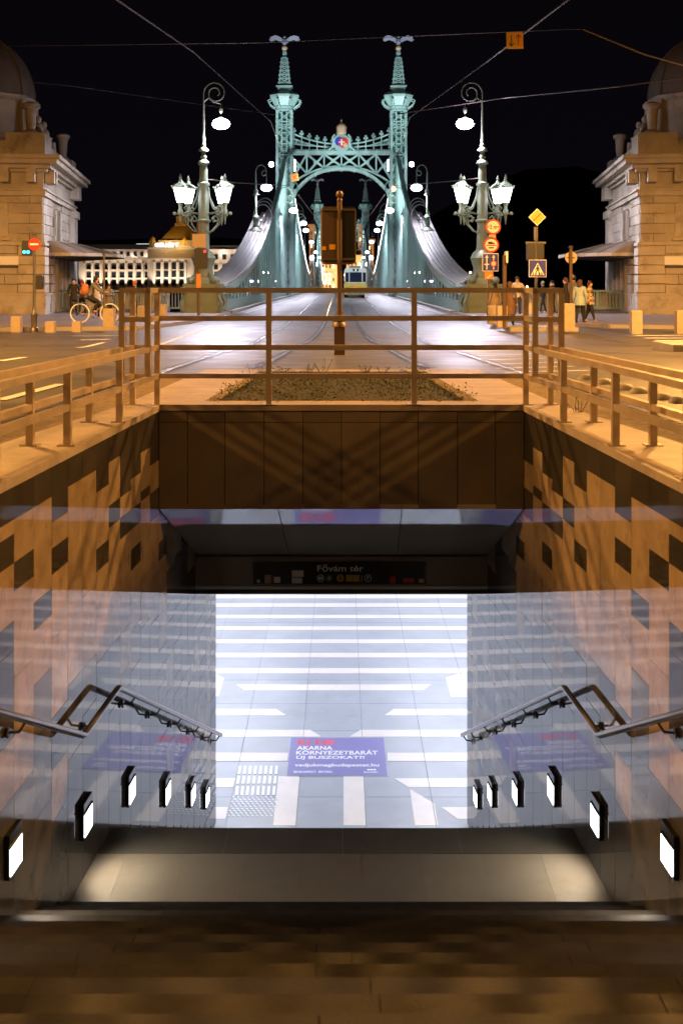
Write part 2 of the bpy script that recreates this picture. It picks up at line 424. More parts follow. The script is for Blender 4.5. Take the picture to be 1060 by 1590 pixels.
# ================================================================== STAIRWELL WALLS
def wall_tiles(sgn):
    side = 'left' if sgn < 0 else 'right'
    t = thing('stairwell_wall', 'tan and charcoal polished stone tile wall on the %s side of the stairs' % side, 'wall', (sgn * wallx(6), 6, 0))
    # backing slab
    b = MB()
    d0, d1 = .6, 12.4
    off = .05
    v = [(sgn * (wallx(d0) + off), d0, -5.4), (sgn * (wallx(d1) + off), d1, -5.4), (sgn * (wallx(d1) + off), d1, -.07), (sgn * (wallx(d0) + off), d0, -.07),
         (sgn * (wallx(d0) + .3), d0, -5.4), (sgn * (wallx(d1) + .3), d1, -5.4), (sgn * (wallx(d1) + .3), d1, -.07), (sgn * (wallx(d0) + .3), d0, -.07)]
    b.add(v, [(0, 1, 2, 3), (4, 5, 6, 7), (0, 3, 7, 4), (1, 2, 6, 5), (3, 2, 6, 7), (0, 1, 5, 4)])
    b.build('backing', 'dark_joint', t)
    MOD = .3205
    xj = [768, 722, 680, 630, 577, 521, 458, 395, 333, 250, 165, 68, -40]
    pat = {0: [175, 330, 430], 1: [110, 285, 370], 2: [225, 415, 495, 590, 690], 3: [350, 450, 530], 4: [185, 385, 490], 5: [285, 600, 710],
           6: [225], 7: [260], 8: [430, 545, 665], 9: [355, 850, 960], 10: [395, 660, 790], 11: [470, 590, 700]}
    low = {0: 930, 1: 950, 2: 980, 3: 1000, 4: 1050, 5: 1110, 6: 1160, 7: 1250, 8: 1010, 9: 1200, 10: 1165, 11: 975}
    rn = random.Random(5)
    for c in range(-9, 27):
        da, db = 9.555 - MOD * c, 9.555 - MOD * (c + 1)
        if da > 12.45 or db < .7: continue
        dc = (da + db) / 2; X = wallx(dc)
        zb = stairz(db) - .12 if dc < 12 else FLOOR_Z - .1
        if 7.05 < dc < 8.0: zb = LAND_Z - .12
        runs = []     # (top, bottom, material)
        if c in pat:
            def zz(yc): return EYE - ((660 + yc / 3.118) - 440) * dc / F
            cur = -.055; col = 'tile_dark'
            for yc in pat[c]:
                z = round(zz(yc) / .0775) * .0775
                runs.append((cur, z, col)); cur = z; col = 'tile_tan' if col == 'tile_dark' else 'tile_dark'
            z = round(zz(low[c]) / .0775) * .0775
            runs.append((cur, z, 'tile_tan')); cur = z
            # random checker then grey slabs
            while cur > LAND_Z + .5 and cur > zb + .9:
                h = rn.choice([.155, .31, .465]); runs.append((cur, cur - h, rn.choice(['tile_grey', 'tile_dark', 'tile_tan', 'tile_grey']))); cur -= h
            runs.append((cur, zb, 'tile_grey'))
        elif c < 0:
            cur = -.055; top = stairz(dc)
            start = {-1: -1.02, -2: -1.5, -3: -1.62}.get(c, -1.3)
            runs.append((cur, start, 'tile_tan')); cur = start
            while cur > zb + .7:
                dk = rn.random() < .42
                h = .155 if dk else rn.choice([.155, .31, .31])
                runs.append((cur, cur - h, 'tile_dark' if dk else 'tile_tan')); cur -= h
            runs.append((cur, zb, 'tile_grey'))
        else:
            cur = -.055
            runs.append((cur, -.5, 'tile_dark')); cur = -.5
            while cur > zb + .6:
                h = rn.choice([.31, .465, .62]); runs.append((cur, cur - h, rn.choice(['tile_tan', 'tile_tan', 'tile_dark']))); cur -= h
            if cur > zb: runs.append((cur, zb, 'tile_grey'))
        tilt = rn.uniform(-.0022, .0022)
        for (z1, z0, m_) in runs:
            if z1 - z0 < .02: continue
            z = z1
            while z > z0 + .01:
                if m_ == 'tile_grey': h = z1 - z0 if z1 - z0 < 1.3 else min(z - z0, 1.1)
                elif m_ == 'tile_tan': h = min(z - z0, rn.choice([.31, .62, .465]))
                else: h = min(z - z0, .62)
                if z - h - z0 < .08: h = z - z0
                tt = rn.uniform(-.0012, .0012)
                m_p = m_
                if m_ == 'tile_tan' and z < -1.45 and h < .5 and rn.random() < .38: m_p = rn.choice(['tile_dark', 'tile_grey'])
                piece('tile', m_p, (sgn * (X + .017 + rn.uniform(-.0005, .0005)), dc, z - h / 2), (.03, MOD * 1.0 / math.cos(SPLAY) - .004, h - .003),
                      (tt, rn.uniform(-.001, .001), sgn * (SPLAY + tilt + tt)), t)
                z -= h
    # coping slabs
    n = 12
    for i in range(n):
        a, b_ = .6 + (9.6 - .6) * i / n, .6 + (9.6 - .6) * (i + 1) / n - .004
        poly = [(sgn * (wallx(a) - .012), a), (sgn * outer(a), a), (sgn * outer(b_), b_), (sgn * (wallx(b_) - .012), b_)]
        MB().prism(poly, -.05, 0).build('coping_slab', 'coping', t)
    return t
wall_tiles(-1); wall_tiles(1)

# ================================================================== PLANTER AND LINTEL OVER THE STAIRS
BY = 9.555
lin = thing('lintel', 'dark stone clad beam across the stairwell below the planter', 'beam', (0, BY, 0))
MB().span(-wallx(BY) - .02, wallx(BY) + .02, BY + .03, BY + .35, -.86, -.055).build('core', 'dark_joint', lin)
xs_ = [-1.547] + [(x - 530) * BY / F for x in (291, 349, 410, 470, 530, 590, 649, 710, 769)] + [1.547]
for a, b in zip(xs_, xs_[1:]):
    for z0, z1 in ((-.145, -.052), (-.881, -.15)):
        piece('stone_panel', 'beam_stone', ((a + b) / 2, BY + .014 + random.uniform(-.002, .002), (z0 + z1) / 2), (b - a - .006, .03, z1 - z0), (0, 0, 0), lin)
MB().span(-1.56, 1.56, BY - .012, BY + .3, -.048, .004).build('cap_stone', 'coping', lin)

pl = thing('planter', 'low stone edged planting bed above the stair opening', 'planter', (0, 11.5, 0))
S0, S1 = (1.86, 9.9), (1.5, 13.1)
for s in (-1, 1):
    for k in range(5):
        a, b = k / 5, (k + 1) / 5 - .003
        ya, yb = lerp(9.62, 13.5, a), lerp(9.62, 13.5, b)
        ia, ib = lerp(1.22, .97, (ya - 9.6) / 3.9), lerp(1.22, .97, (yb - 9.6) / 3.9)
        MB().prism([(s * ia, ya), (s * outer(ya), ya), (s * outer(yb), yb), (s * ib, yb)], -.3, .0).build('edge_stone', 'coping', pl)
for k in range(4):
    MB().prism([(lerp(-.97, .97, k / 4), 13.2), (lerp(-.97, .97, (k + 1) / 4) - .004, 13.2), (lerp(-.97, .97, (k + 1) / 4) - .004, 13.5), (lerp(-.97, .97, k / 4), 13.5)], -.3, .0).build('edge_stone', 'coping', pl)
MB().add([(-1.3, 9.7, -.07), (1.3, 9.7, -.07), (1.05, 13.25, -.07), (-1.05, 13.25, -.07)], [(0, 1, 2, 3)]).build('soil', 'soil', pl)
hb = MB(); rn = random.Random(3)
for i in range(16000):
    y = rn.uniform(9.72, 13.15); hw = lerp(1.2, .95, (y - 9.6) / 3.9); x = rn.uniform(-hw, hw)
    dens = math.sin(x * 3.1 + 1) * math.sin(y * 2.3) + .6 * math.sin(x * 7 + y * 5)
    if dens < rn.uniform(-1.3, .3): continue
    h = rn.uniform(0, .08 + .09 * max(0, dens)); a = rn.uniform(0, 6.28); s = rn.uniform(.005, .015)
    c = Vector((x, y, -.07 + h)); u = Vector((math.cos(a), math.sin(a), rn.uniform(-.6, .8))) * s; v = Vector((-math.sin(a), math.cos(a), rn.uniform(-.4, .9))) * s * .5
    hb.add([c - u, c - v, c + u, c + v], [(0, 1, 2, 3)])
tag(hb.build('ground_cover', 'herb'), 'low scrubby ground cover filling the planter', 'plants', kind='stuff')
def twig(px, py, d, h, n, label, seed):
    rn = random.Random(seed); p = P(px, py, d)
    t = thing('sprig', label, 'plant', (p.x, p.y, -.07), 'sprigs sticking out of the planter')
    m = MB(); lf = MB()
    for k in range(n):
        a = rn.uniform(0, 6.28); ln = h * rn.uniform(.6, 1); tip = Vector((math.cos(a) * ln * .55, math.sin(a) * ln * .3, ln))
        pts = [Vector((0, 0, 0)), tip * .5 + Vector((rn.uniform(-.02, .02), 0, .02)), tip]
        m.tube(pts, [.0035, .0028, .0015], 5)
        for q in range(10):
            u = rn.uniform(.3, 1); c = pts[0].lerp(tip, u) + Vector((rn.uniform(-.012, .012), rn.uniform(-.012, .012), rn.uniform(0, .015)))
            a2 = rn.uniform(0, 6.28); s = rn.uniform(.007, .013)
            U = Vector((math.cos(a2), math.sin(a2), rn.uniform(-.5, 1))) * s; V = Vector((-math.sin(a2), math.cos(a2), .4)) * s * .45
            lf.add([c - U, c - V, c + U, c + V], [(0, 1, 2, 3)])
    m.build('stem', 'twig', t, local=True); lf.build('leaves', 'herb', t, local=True)
twig(393, 600, 11.4, .3, 4, 'bare branching sprig at the left end of the planter', 1)
twig(437, 598, 12.6, .16, 5, 'short leafy sprig left of the signal pole base', 2)
twig(478, 590, 12.9, .2, 8, 'spreading leafy sprig just left of the signal pole', 3)
twig(500, 590, 12.9, .24, 6, 'tallest leafy sprig close beside the signal pole', 4)
twig(566, 590, 12.9, .19, 9, 'bushy sprig just right of the signal pole', 5)
twig(596, 592, 12.7, .17, 5, 'thin leaning sprig near the right post of the back fence', 6)
twig(640, 592, 12.7, .14, 6, 'small low sprig at the right end of the planter', 7)
twig(895, 640, 9.0, .2, 5, 'dry weed growing in the gravel behind the right fence', 8)

# sloping ceiling, header and frame
cl = thing('ceiling', 'glossy black sloping panel ceiling above the lower stairs', 'ceiling', (0, 10.4, -1.2))
ya, za, yb, zb_ = BY + .0, -.884, 11.21, -1.673
for a, b, a2, b2 in ((247, 432, 303, 449), (432, 624, 449, 617), (624, 813, 617, 757)):
    xa, xb = (a - 530) * BY / F, (b - 530) * BY / F - .006
    xc, xd = (a2 - 530) * yb / F, (b2 - 530) * yb / F - .006
    xa = max(xa, -1.54); xc = max(xc, -1.44)
    m = MB(); v = [(xa, ya, za), (xb, ya, za), (xd, yb, zb_), (xc, yb, zb_)]
    m.add(v + [(p[0], p[1], p[2] + .04) for p in v], [(0, 3, 2, 1)[::-1], (4, 5, 6, 7), (0, 1, 5, 4), (1, 2, 6, 5), (2, 3, 7, 6), (3, 0, 4, 7)])
    m.build('ceiling_panel', 'ceiling_glass', cl)
hd = thing('header_wall', 'dark bronze header wall above the underpass opening', 'wall', (0, 11.21, -1.8))
HX = wallx(11.21)
MB().span(-HX, HX, 11.212, 11.26, -1.98, -1.69).build('panel', 'header_metal', hd)
MB().span(-HX, HX, 11.2, 11.25, -2.012, -1.982).build('trim', 'frame_steel', hd)
MB().span(-HX, HX, 11.205, 11.28, -2.06, -2.014).build('shutter_slot', 'ink', hd)
sg = thing('station_sign', 'black station sign reading Fővám tér above the opening', 'sign', (0, 11.19, -1.85))
def hx(px, d=11.18): return (px - 530) * d / F
def hz(py, d=11.18): return EYE - (py - 440) * d / F
MB().span(hx(393), hx(662), 11.185, 11.21, hz(908) + .004, hz(873)).build('board', 'black_gloss', sg)
mat('sign_grey', (.75, .74, .72), .5)
text('Fővám tér', (hx(492.5), hx(564), hz(887.5), hz(877)), 11.183, 'sign_grey', sg, 'xz', .01)
def ring(cx, cz, r, th, y, n=20):
    m = MB()
    for k in range(n):
        a, b = 2 * PI * k / n, 2 * PI * (k + 1) / n
        m.vprism([(cx + r * math.cos(a), cz + r * math.sin(a)), (cx + r * math.cos(b), cz + r * math.sin(b)), (cx + (r - th) * math.cos(b), cz + (r - th) * math.sin(b)), (cx + (r - th) * math.cos(a), cz + (r - th) * math.sin(a))], y, y + .002)
    return m
ring(hx(497.5), hz(898), .036, .006, 11.181).build('metro_badge', 'sign_grey', sg)
text('M', (hx(494.5), hx(500.5), hz(901), hz(895)), 11.18, 'sign_grey', sg, 'xz', .03)
mat('line_green', (.03, .10, .05), .5)
disc(MB(), hx(510.5), hz(898), .036, 11.181, 11.183).build('line_badge', 'line_green', sg)
text('4', (hx(508.5), hx(512.5), hz(901), hz(895)), 11.18, 'sign_grey', sg, 'xz')
mat('badge_yellow', (.45, .30, .02), .5)
disc(MB(), hx(528), hz(898), .036, 11.181, 11.183).build('tram_badge', 'badge_yellow', sg)
MB().span(hx(526.3), hx(529.7), 11.179, 11.1805, hz(901), hz(895.5)).build('tram_symbol', 'ink', sg)
MB().span(hx(537), hx(558), 11.181, 11.183, hz(903), hz(893)).build('number_badge', 'badge_yellow', sg)
text('2', (hx(546), hx(549), hz(901), hz(895)), 11.18, 'ink', sg, 'xz')
MB().span(hx(561.3), hx(561.9), 11.181, 11.183, hz(903), hz(893)).build('divider', 'sign_grey', sg)
ring(hx(571), hz(898), .036, .005, 11.181).build('lift_badge', 'sign_grey', sg)
text('P', (hx(569.5), hx(573), hz(901), hz(895)), 11.18, 'sign_grey', sg, 'xz')
for a, b, c_, d_, mm in ((453, 471, 886, 896, 'sign_grey'), (453, 469, 897.5, 906, 'sign_grey'), (411, 421, 893, 906, 'sign_back'), (425, 435, 896, 905, 'sign_grey'), (399, 403, 900, 905, 'sign_grey'),
                         (606, 614, 896, 906, 'sign_red'), (626, 642, 898, 905, 'sign_red'), (650, 658, 899, 905, 'sign_back')):
    MB().span(hx(a), hx(b), 11.181, 11.184, hz(d_), hz(c_)).build('sticker', mm, sg)

# ================================================================== STAIRS
st = thing('staircase', 'stone staircase descending from the street to the underpass', 'stairs', (0, 7, -2))
st['kind'] = 'structure'; del st['category']
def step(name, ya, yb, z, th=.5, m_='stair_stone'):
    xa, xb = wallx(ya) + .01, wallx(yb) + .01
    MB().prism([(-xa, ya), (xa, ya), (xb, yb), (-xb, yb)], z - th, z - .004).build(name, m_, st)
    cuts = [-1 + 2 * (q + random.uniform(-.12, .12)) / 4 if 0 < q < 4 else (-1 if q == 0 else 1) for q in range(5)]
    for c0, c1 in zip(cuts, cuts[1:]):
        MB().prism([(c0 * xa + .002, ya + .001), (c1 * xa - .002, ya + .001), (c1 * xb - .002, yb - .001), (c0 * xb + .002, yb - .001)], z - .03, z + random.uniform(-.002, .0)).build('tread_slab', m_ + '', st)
k = 0
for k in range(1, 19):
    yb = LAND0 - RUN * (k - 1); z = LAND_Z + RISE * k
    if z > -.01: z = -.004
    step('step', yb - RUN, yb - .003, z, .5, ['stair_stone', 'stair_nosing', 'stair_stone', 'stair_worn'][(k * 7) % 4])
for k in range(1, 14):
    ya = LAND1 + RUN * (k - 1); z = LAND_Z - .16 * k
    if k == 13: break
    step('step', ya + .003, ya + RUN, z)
# top pavement behind the camera
struct(MB().prism([(-outer(.2), .2), (outer(.2), .2), (outer(1.1), 1.1), (-outer(1.1), 1.1)], -.3, -.012).build('stair_head_slab', 'coping'))
ld = thing('landing', 'tan tiled landing half way down the stairs', 'landing', (0, 7.5, LAND_Z))
ld['kind'] = 'structure'; del ld['category']
MB().prism([(-wallx(LAND0), LAND0), (wallx(LAND0), LAND0), (wallx(LAND1), LAND1 - .01), (-wallx(LAND1), LAND1 - .01)], LAND_Z - .6, LAND_Z - .004).build('landing_base', 'concrete', ld)
xt = [-1.7] + [.145 + .4 * i for i in range(-4, 5)] + [1.7]
for a, b in zip(xt, xt[1:]):
    if b - a < .1: continue
    MB().span(a, b - .0025, LAND0 + .003, 7.64, LAND_Z - .003, LAND_Z + random.uniform(0, .0015)).build('paving_tile', 'landing_stone', ld)
for a, b in zip([-1.66, -.8, 0.01, .82], [-.803, .007, .817, 1.66]):
    MB().span(a, b, 7.644, 8.004, LAND_Z - .003, LAND_Z + .001).build('edge_tile', 'stair_band', ld)

# ================================================================== UNDERPASS HALL
hall = MB()
hall.span(-9, 9, 12.0, 25, FLOOR_Z - .3, FLOOR_Z - .012)
struct(hall.build('hall_floor_base', 'concrete'))
hw = MB()
hw.span(-9.2, -9, 12.4, 25, FLOOR_Z - .1, -2); hw.span(9, 9.2, 12.4, 25, FLOOR_Z - .1, -2); hw.span(-9.2, 9.2, 25, 25.2, FLOOR_Z - .1, -1.9)
hw.span(-9.2, -wallx(12.4) - .3, 12.3, 12.42, FLOOR_Z - .1, -1.9); hw.span(wallx(12.4) + .3, 9.2, 12.3, 12.42, FLOOR_Z - .1, -1.9)
struct(hw.build('hall_wall', 'hall_white'))
struct(MB().span(-9.2, 9.2, 12.36, 25.2, -2.08, -1.9).add([(-1.7, 11.3, -2.07), (1.7, 11.3, -2.07), (1.7, 12.4, -2.07), (-1.7, 12.4, -2.07)], [(0, 1, 2, 3)]).build('hall_ceiling', 'hall_white'))
fy = lambda py: 10412. / (py - 440)
def fp(cx, cy):       # zoomed-crop pixel -> floor point
    px, py = 320 + cx / 2.524, 900 + cy / 2.524; d = fy(py); return ((px - 530) * d / F, d)
fl = thing('hall_floor', 'tiled', 'floor', (0, 16, FLOOR_Z)); fl['kind'] = 'structure'; del fl['category']; del fl['label']
JX = [-9 + .0 + .77 * 0] ; JX = [.27 + .77 * k for k in range(-12, 13)]; JX = [x for x in JX if abs(x) < 9]
yrow = [12.1, 13.05, 14.02, 14.98, 15.95, 16.9, 17.85, 18.8, 19.76, 20.7, 21.7, 22.6, 24.9]
for a, b in zip(yrow, yrow[1:]):
    for c, d in zip([-8.9] + JX, JX + [8.9]):
        if abs(c + d) / 2 > 3.4: continue
        piece('floor_tile', 'floor_dark', ((c + d) / 2, (a + b) / 2, FLOOR_Z - .006), (abs(d - c) - .006, b - a - .006, .012), (0, 0, 0), fl)
MB().span(-8.9, -3.4, 12.45, 24.9, FLOOR_Z - .012, FLOOR_Z).span(3.4, 8.9, 12.45, 24.9, FLOOR_Z - .012, FLOOR_Z).build('outer_floor', 'floor_dark', fl)
def clipx(poly, x, keep_right):
    out = []
    for i in range(len(poly)):
        a, b = poly[i], poly[(i + 1) % len(poly)]
        ia, ib = (a[0] >= x) == keep_right, (b[0] >= x) == keep_right
        if ia: out.append(a)
        if ia != ib:
            t = (x - a[0]) / (b[0] - a[0]); out.append((x, a[1] + t * (b[1] - a[1])))
    return out
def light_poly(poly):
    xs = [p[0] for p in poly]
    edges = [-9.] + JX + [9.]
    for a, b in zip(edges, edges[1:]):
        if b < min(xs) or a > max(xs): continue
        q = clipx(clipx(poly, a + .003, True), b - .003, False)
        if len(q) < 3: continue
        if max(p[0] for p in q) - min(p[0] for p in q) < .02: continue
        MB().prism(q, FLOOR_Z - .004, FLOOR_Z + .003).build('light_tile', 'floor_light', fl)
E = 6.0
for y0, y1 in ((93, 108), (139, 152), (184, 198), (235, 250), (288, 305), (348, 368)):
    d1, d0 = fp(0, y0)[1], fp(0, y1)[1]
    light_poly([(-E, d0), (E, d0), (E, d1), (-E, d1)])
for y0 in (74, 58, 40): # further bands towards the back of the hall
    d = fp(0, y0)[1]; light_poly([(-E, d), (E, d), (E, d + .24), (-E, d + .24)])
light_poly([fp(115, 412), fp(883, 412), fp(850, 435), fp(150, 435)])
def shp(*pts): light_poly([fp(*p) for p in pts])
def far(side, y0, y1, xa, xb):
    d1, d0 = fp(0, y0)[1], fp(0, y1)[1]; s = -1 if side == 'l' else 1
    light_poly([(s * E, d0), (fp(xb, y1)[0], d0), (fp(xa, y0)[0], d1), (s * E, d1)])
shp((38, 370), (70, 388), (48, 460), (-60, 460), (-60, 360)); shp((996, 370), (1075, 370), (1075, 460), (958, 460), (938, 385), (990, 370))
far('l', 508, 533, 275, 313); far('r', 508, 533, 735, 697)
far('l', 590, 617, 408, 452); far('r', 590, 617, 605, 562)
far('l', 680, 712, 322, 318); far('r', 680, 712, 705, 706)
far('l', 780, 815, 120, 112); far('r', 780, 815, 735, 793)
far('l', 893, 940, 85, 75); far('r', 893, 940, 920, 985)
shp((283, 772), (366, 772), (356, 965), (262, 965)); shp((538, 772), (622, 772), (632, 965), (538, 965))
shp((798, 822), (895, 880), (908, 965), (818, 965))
# tactile strips and studs
tp = thing('tactile_paving', 'pale tactile guide bars and studs set in the hall floor', 'tactile paving', (-1.2, 13.3, FLOOR_Z))
for r_, (ya, yb) in enumerate(((733, 765), (772, 803), (812, 848))):
    for i in range(8):
        cx0 = 128 + i * 20.5 - (ya - 733) * .12; a = fp(cx0, ya); b = fp(cx0 - 5 + i * .2, yb); a2 = fp(cx0 + 9, ya); b2 = fp(cx0 + 5 + i * .2, yb)
        MB().prism([a, a2, b2, b], FLOOR_Z - .002, FLOOR_Z + .008).build('guide_bar', 'tactile', tp)
stud = None
for r_ in range(9):
    for i in range(10):
        a = fp(106 + i * 18.5 + (9 if r_ % 2 else 0) - r_ * 2.2, 855 + r_ * 9)
        if stud is None:
            m = MB().lathe([(.017, 0), (.013, .007)], (0, 0, 0), 8); stud = m.build('stud', 'tactile', tp, local=True); stud.location = Vector((a[0], a[1], FLOOR_Z)) - OFF[tp.name]
        else:
            o = stud.copy(); C.objects.link(o); o.location = Vector((a[0], a[1], FLOOR_Z)) - OFF[tp.name]
# floor poster
po = thing('floor_poster', 'blue sticker advert with red and white lettering stuck on the hall floor', 'poster', (0, 14.2, FLOOR_Z))
A, B_, C_, D_ = fp(333, 622), fp(695, 622), fp(703, 770), fp(318, 770)
zf = FLOOR_Z + .004
MB().prism([(A[0] - .03, A[1] + .03), (B_[0] + .04, B_[1] + .03), (C_[0] + .03, C_[1] - .02), (D_[0] - .0, D_[1] - .02)], zf - .001, zf + .001).build('sheet_border', 'floor_dark', po)
MB().prism([A, B_, (B_[0], C_[1]), (A[0], D_[1])], zf + .001, zf + .003).build('sheet', 'poster_blue', po)
def ptext(s, cx0, cx1, y0, y1, mm, bold=.03):
    d1, d0 = fp(0, y0)[1], fp(0, y1)[1]; ym = (y0 + y1) / 2
    text(s, (fp(cx0, ym)[0], fp(cx1, ym)[0], d0, d1), zf + .0035, mm, po, 'xy', bold)
ptext('KI NE', 360, 503, 630, 650, 'poster_red', .03)
ptext('AKARNA', 355, 495, 655, 670, 'print_white', .02)
ptext('KÖRNYEZETBARÁT', 353, 672, 670, 689, 'print_white', .02)
ptext('ÚJ BUSZOKAT?!', 353, 620, 691, 709, 'print_white', .02)
ptext('vedjukmegbudapestet.hu', 347, 677, 724, 739, 'print_white', .02)
ptext('BUDAPEST. ÉRTED.', 344, 497, 751, 760, 'print_white', .02)
ptext('BUDAPEST', 618, 676, 755, 761, 'print_white', .01)
for cx in (636, 648, 660): 
    q = fp(cx, 748); MB().lathe([(.02, 0), (.018, .0006)], (q[0], q[1], zf + .0032), 10).build('emblem', 'print_white', po)
# hall ceiling lights
k = 0
for y in (13.2, 15.4, 17.6, 19.8, 22.0, 24.0):
    for x in (-2.4, 2.4):
        t = thing('hall_light', 'long white ceiling light in the underpass hall, row %d' % 0, 'ceiling light', (x, y, -2.09), 'ceiling lights in the underpass hall')
        t['label'] = '%s %s white ceiling light in the underpass hall' % (ORD[k // 2], 'left' if x < 0 else 'right'); k += 1
        MB().box(x, y, -2.095, 2.6, .3, .03).build('housing', 'frame_steel', t)
        MB().box(x, y, -2.115, 2.5, .24, .01).build('diffuser', 'lum_hall', t)
        l = lamp_light('AREA', (x, y, -2.13), 43, (.89, .90, 1), rot=(0, 0, 0), shape='RECTANGLE'); l.data.size = 2.5; l.data.size_y = .24
        l.parent = t; l.location = (0, 0, -.04)

# ================================================================== HANDRAILS
def handrail(s):
    side = 'left' if s < 0 else 'right'
    t = thing('handrail', 'steel tube handrail bending over the landing on the %s wall' % side, 'handrail', (s * 1.5, 7.4, -1.77))
    def hp(d, depth): return Vector((s * (wallx(d) - .10), d, EYE - depth))
    zl = 2.80
    pts = [hp(1.6, zl - .478 * (6.98 - 1.6)), hp(5.5, zl - .478 * (6.98 - 5.5)), hp(6.98, zl), hp(7.82, zl + .005), hp(12.15, zl + .478 * (12.15 - 7.82))]
    fine = [pts[0], pts[1]]
    for i in (2, 3):
        a = pts[i].lerp(pts[i - 1], .04 if i == 3 else .03); b = pts[i].lerp(pts[i + 1], .04 if i == 2 else .012)
        for u in (0, .25, .5, .75, 1): fine.append(((1 - u) ** 2) * a + 2 * u * (1 - u) * pts[i] + u * u * b)
    fine.append(pts[4])
    MB().tube(fine, .021, 14).build('tube', 'handrail', t, smooth=True)
    for d in (2.5, 4.0, 5.9, 7.3, 8.3, 9.15, 10.0, 10.85, 11.6, 12.05):
        if d < 6.98: z = zl - .478 * (6.98 - d)
        elif d < 7.82: z = zl
        else: z = zl + .478 * (d - 7.82)
        p = hp(d, z); q = Vector((s * (wallx(d) - .004), d, p.z - .07))
        m = MB().tube([p + Vector((0, 0, -.018)), p + Vector((s * .03, 0, -.065)), q], .008, 6)
        m.tube([q, q - Vector((s * .012, 0, 0))], .028, 10)
        m.build('bracket', 'bracket', t)
handrail(-1); handrail(1)

# ================================================================== WALL LIGHTS
WL = [(4.1, 3.42), (5.97, 3.0), (7.33, 3.465), (8.51, 3.80), (9.8, 4.40), (10.95, 4.94), (11.75, 5.33)]
WL[0] = (4.1, 2.15)
for s in (-1, 1):
    for i, (d, dep) in enumerate(WL):
        X = wallx(d); z = EYE - dep
        t = thing('wall_light', '%s wall light down the %s stair wall, glowing white panel in a black box' % (ORD[i], 'left' if s < 0 else 'right'), 'wall light', (s * X, d, z), 'wall lights beside the stairs')
        rz = -s * (-SPLAY)
        m = MB(); hw_, hh, dp = .098, .115, .028
        rot = s * SPLAY
        m.box(-s * dp / 2, 0, .0, dp, 2 * hw_, 2 * hh, rot); m.build('housing', 'black_gloss', t, local=True)
        MB().box(-s * (dp + .002), 0, -.028, .005, .172, .145, rot).build('diffuser', 'lum_wall', t, local=True)
        MB().box(-s * (dp + .003), 0, .052, .008, .19, .008, rot).build('rim', 'black_gloss', t, local=True)
        l = lamp_light('SPOT', (0, 0, 0), 19, (1, .83, .62), .04, name='lamp_light', spot_size=R(125), spot_blend=.7)
        l.parent = t; l.location = (-s * .11, 0, -.03)
        l.rotation_euler = (0, R(-38) * (-s) * -1, 0) if False else Vector((-s * .8, 0, -1)).to_track_quat('-Z', 'Y').to_euler()

# ================================================================== FENCE AROUND THE STAIRS
fe = thing('stair_fence', 'bronze square tube railing around the stairwell, taller at the back', 'railing', (0, BY, 0))
TW = .046
def rail(p, q, w=TW * .93, h=None): return MB().bar(p, q, w, h or w).build('rail', 'fence_bronze', fe)
def post(x, y, z0, z1, plate=True):
    o = MB().span(x - TW / 2, x + TW / 2, y - TW / 2, y + TW / 2, z0, z1).build('post', 'fence_bronze', fe)
    if plate: MB().span(x - .055, x + .055, y - .05, y + .05, .001, .007).build('base_plate', 'fence_bronze', fe)
    return o
ZT = .973; Z3 = .735; Z2 = .487; Z1 = .245
xi = lambda d: 1.567 + (BY - d) * .073
xo = lambda d: 1.777 + (BY - d) * .085
YF = BY + .03
for x in (-.617, .617): post(x, YF, 0, ZT - .02)
for s in (-1, 1):
    post(s * xi(YF), YF, 0, ZT - .02); post(s * xo(YF), YF, 0, ZT - .02)
    yb = YF - .33
    post(s * xi(yb), yb, Z1 + .02, ZT - .02, False); post(s * xo(yb), yb, Z1 + .02, ZT - .02, False)
    for d in (8.39, 7.17, 5.95, 4.75, 3.5, 2.3):
        post(s * xi(d), d, 0, Z2 - .02); post(s * xo(d), d, 0, Z2 - .02)
    for z in (Z2, Z1):
        rail((s * xi(YF), YF, z), (s * xi(1.3), 1.3, z)); rail((s * xo(YF), YF, z), (s * xo(1.3), 1.3, z))
    for z in (Z3, ZT):
        rail((s * xi(YF), YF, z), (s * xi(yb), yb, z)); rail((s * xo(YF), YF, z), (s * xo(yb), yb, z))
    for z in (Z1, Z2, Z3, ZT):
        yy = yb if z in (ZT, Z3) else YF
        rail((s * (xi(yy) + TW / 2), yy, z), (s * (xo(yy) - TW / 2), yy, z), TW * .88)
    rail((s * (xi(YF) + TW / 2), YF, ZT), (s * (xo(YF) - TW / 2), YF, ZT), TW * .88)
for z in (Z1, Z2, Z3, ZT):
    rail((-xi(YF) + TW / 2, YF, z), (xi(YF) - TW / 2, YF, z))
for d in (8.39, 5.95):
    pass

# ================================================================== SIGNAL POST BEHIND THE PLANTER
D = 21.0; gz = G(D)
def sxx(px, d=D): return (px - 530) * d / F
def szz(py, d=D): return EYE - (py - 440) * d / F
t = thing('traffic_signal', 'brown traffic signal post seen from behind, centre of the road beyond the planter', 'traffic light', (sxx(527), D, gz))
x = sxx(527)
MB().span(x - .098, x + .098, D - .09, D + .09, gz, szz(505)).build('pedestal', 'pole_brown', t)
MB().lathe([(.14, 0), (.13, .05), (.10, .09), (.115, .14), (.07, .2), (.07, .27)], (x, D, szz(507)), 16).build('collar', 'pole_brown', t, True)
MB().tube([(x, D, szz(490)), (x, D, szz(308))], .047, 14).build('pole', 'pole_brown', t, True)
MB().lathe([(.05, 0), (.055, .02), (.05, .04), (.03, .06), (.062, .09), (.07, .13), (.05, .18), (.01, .2)], (x, D, szz(312)), 16).build('finial', 'pole_brown', t, True)
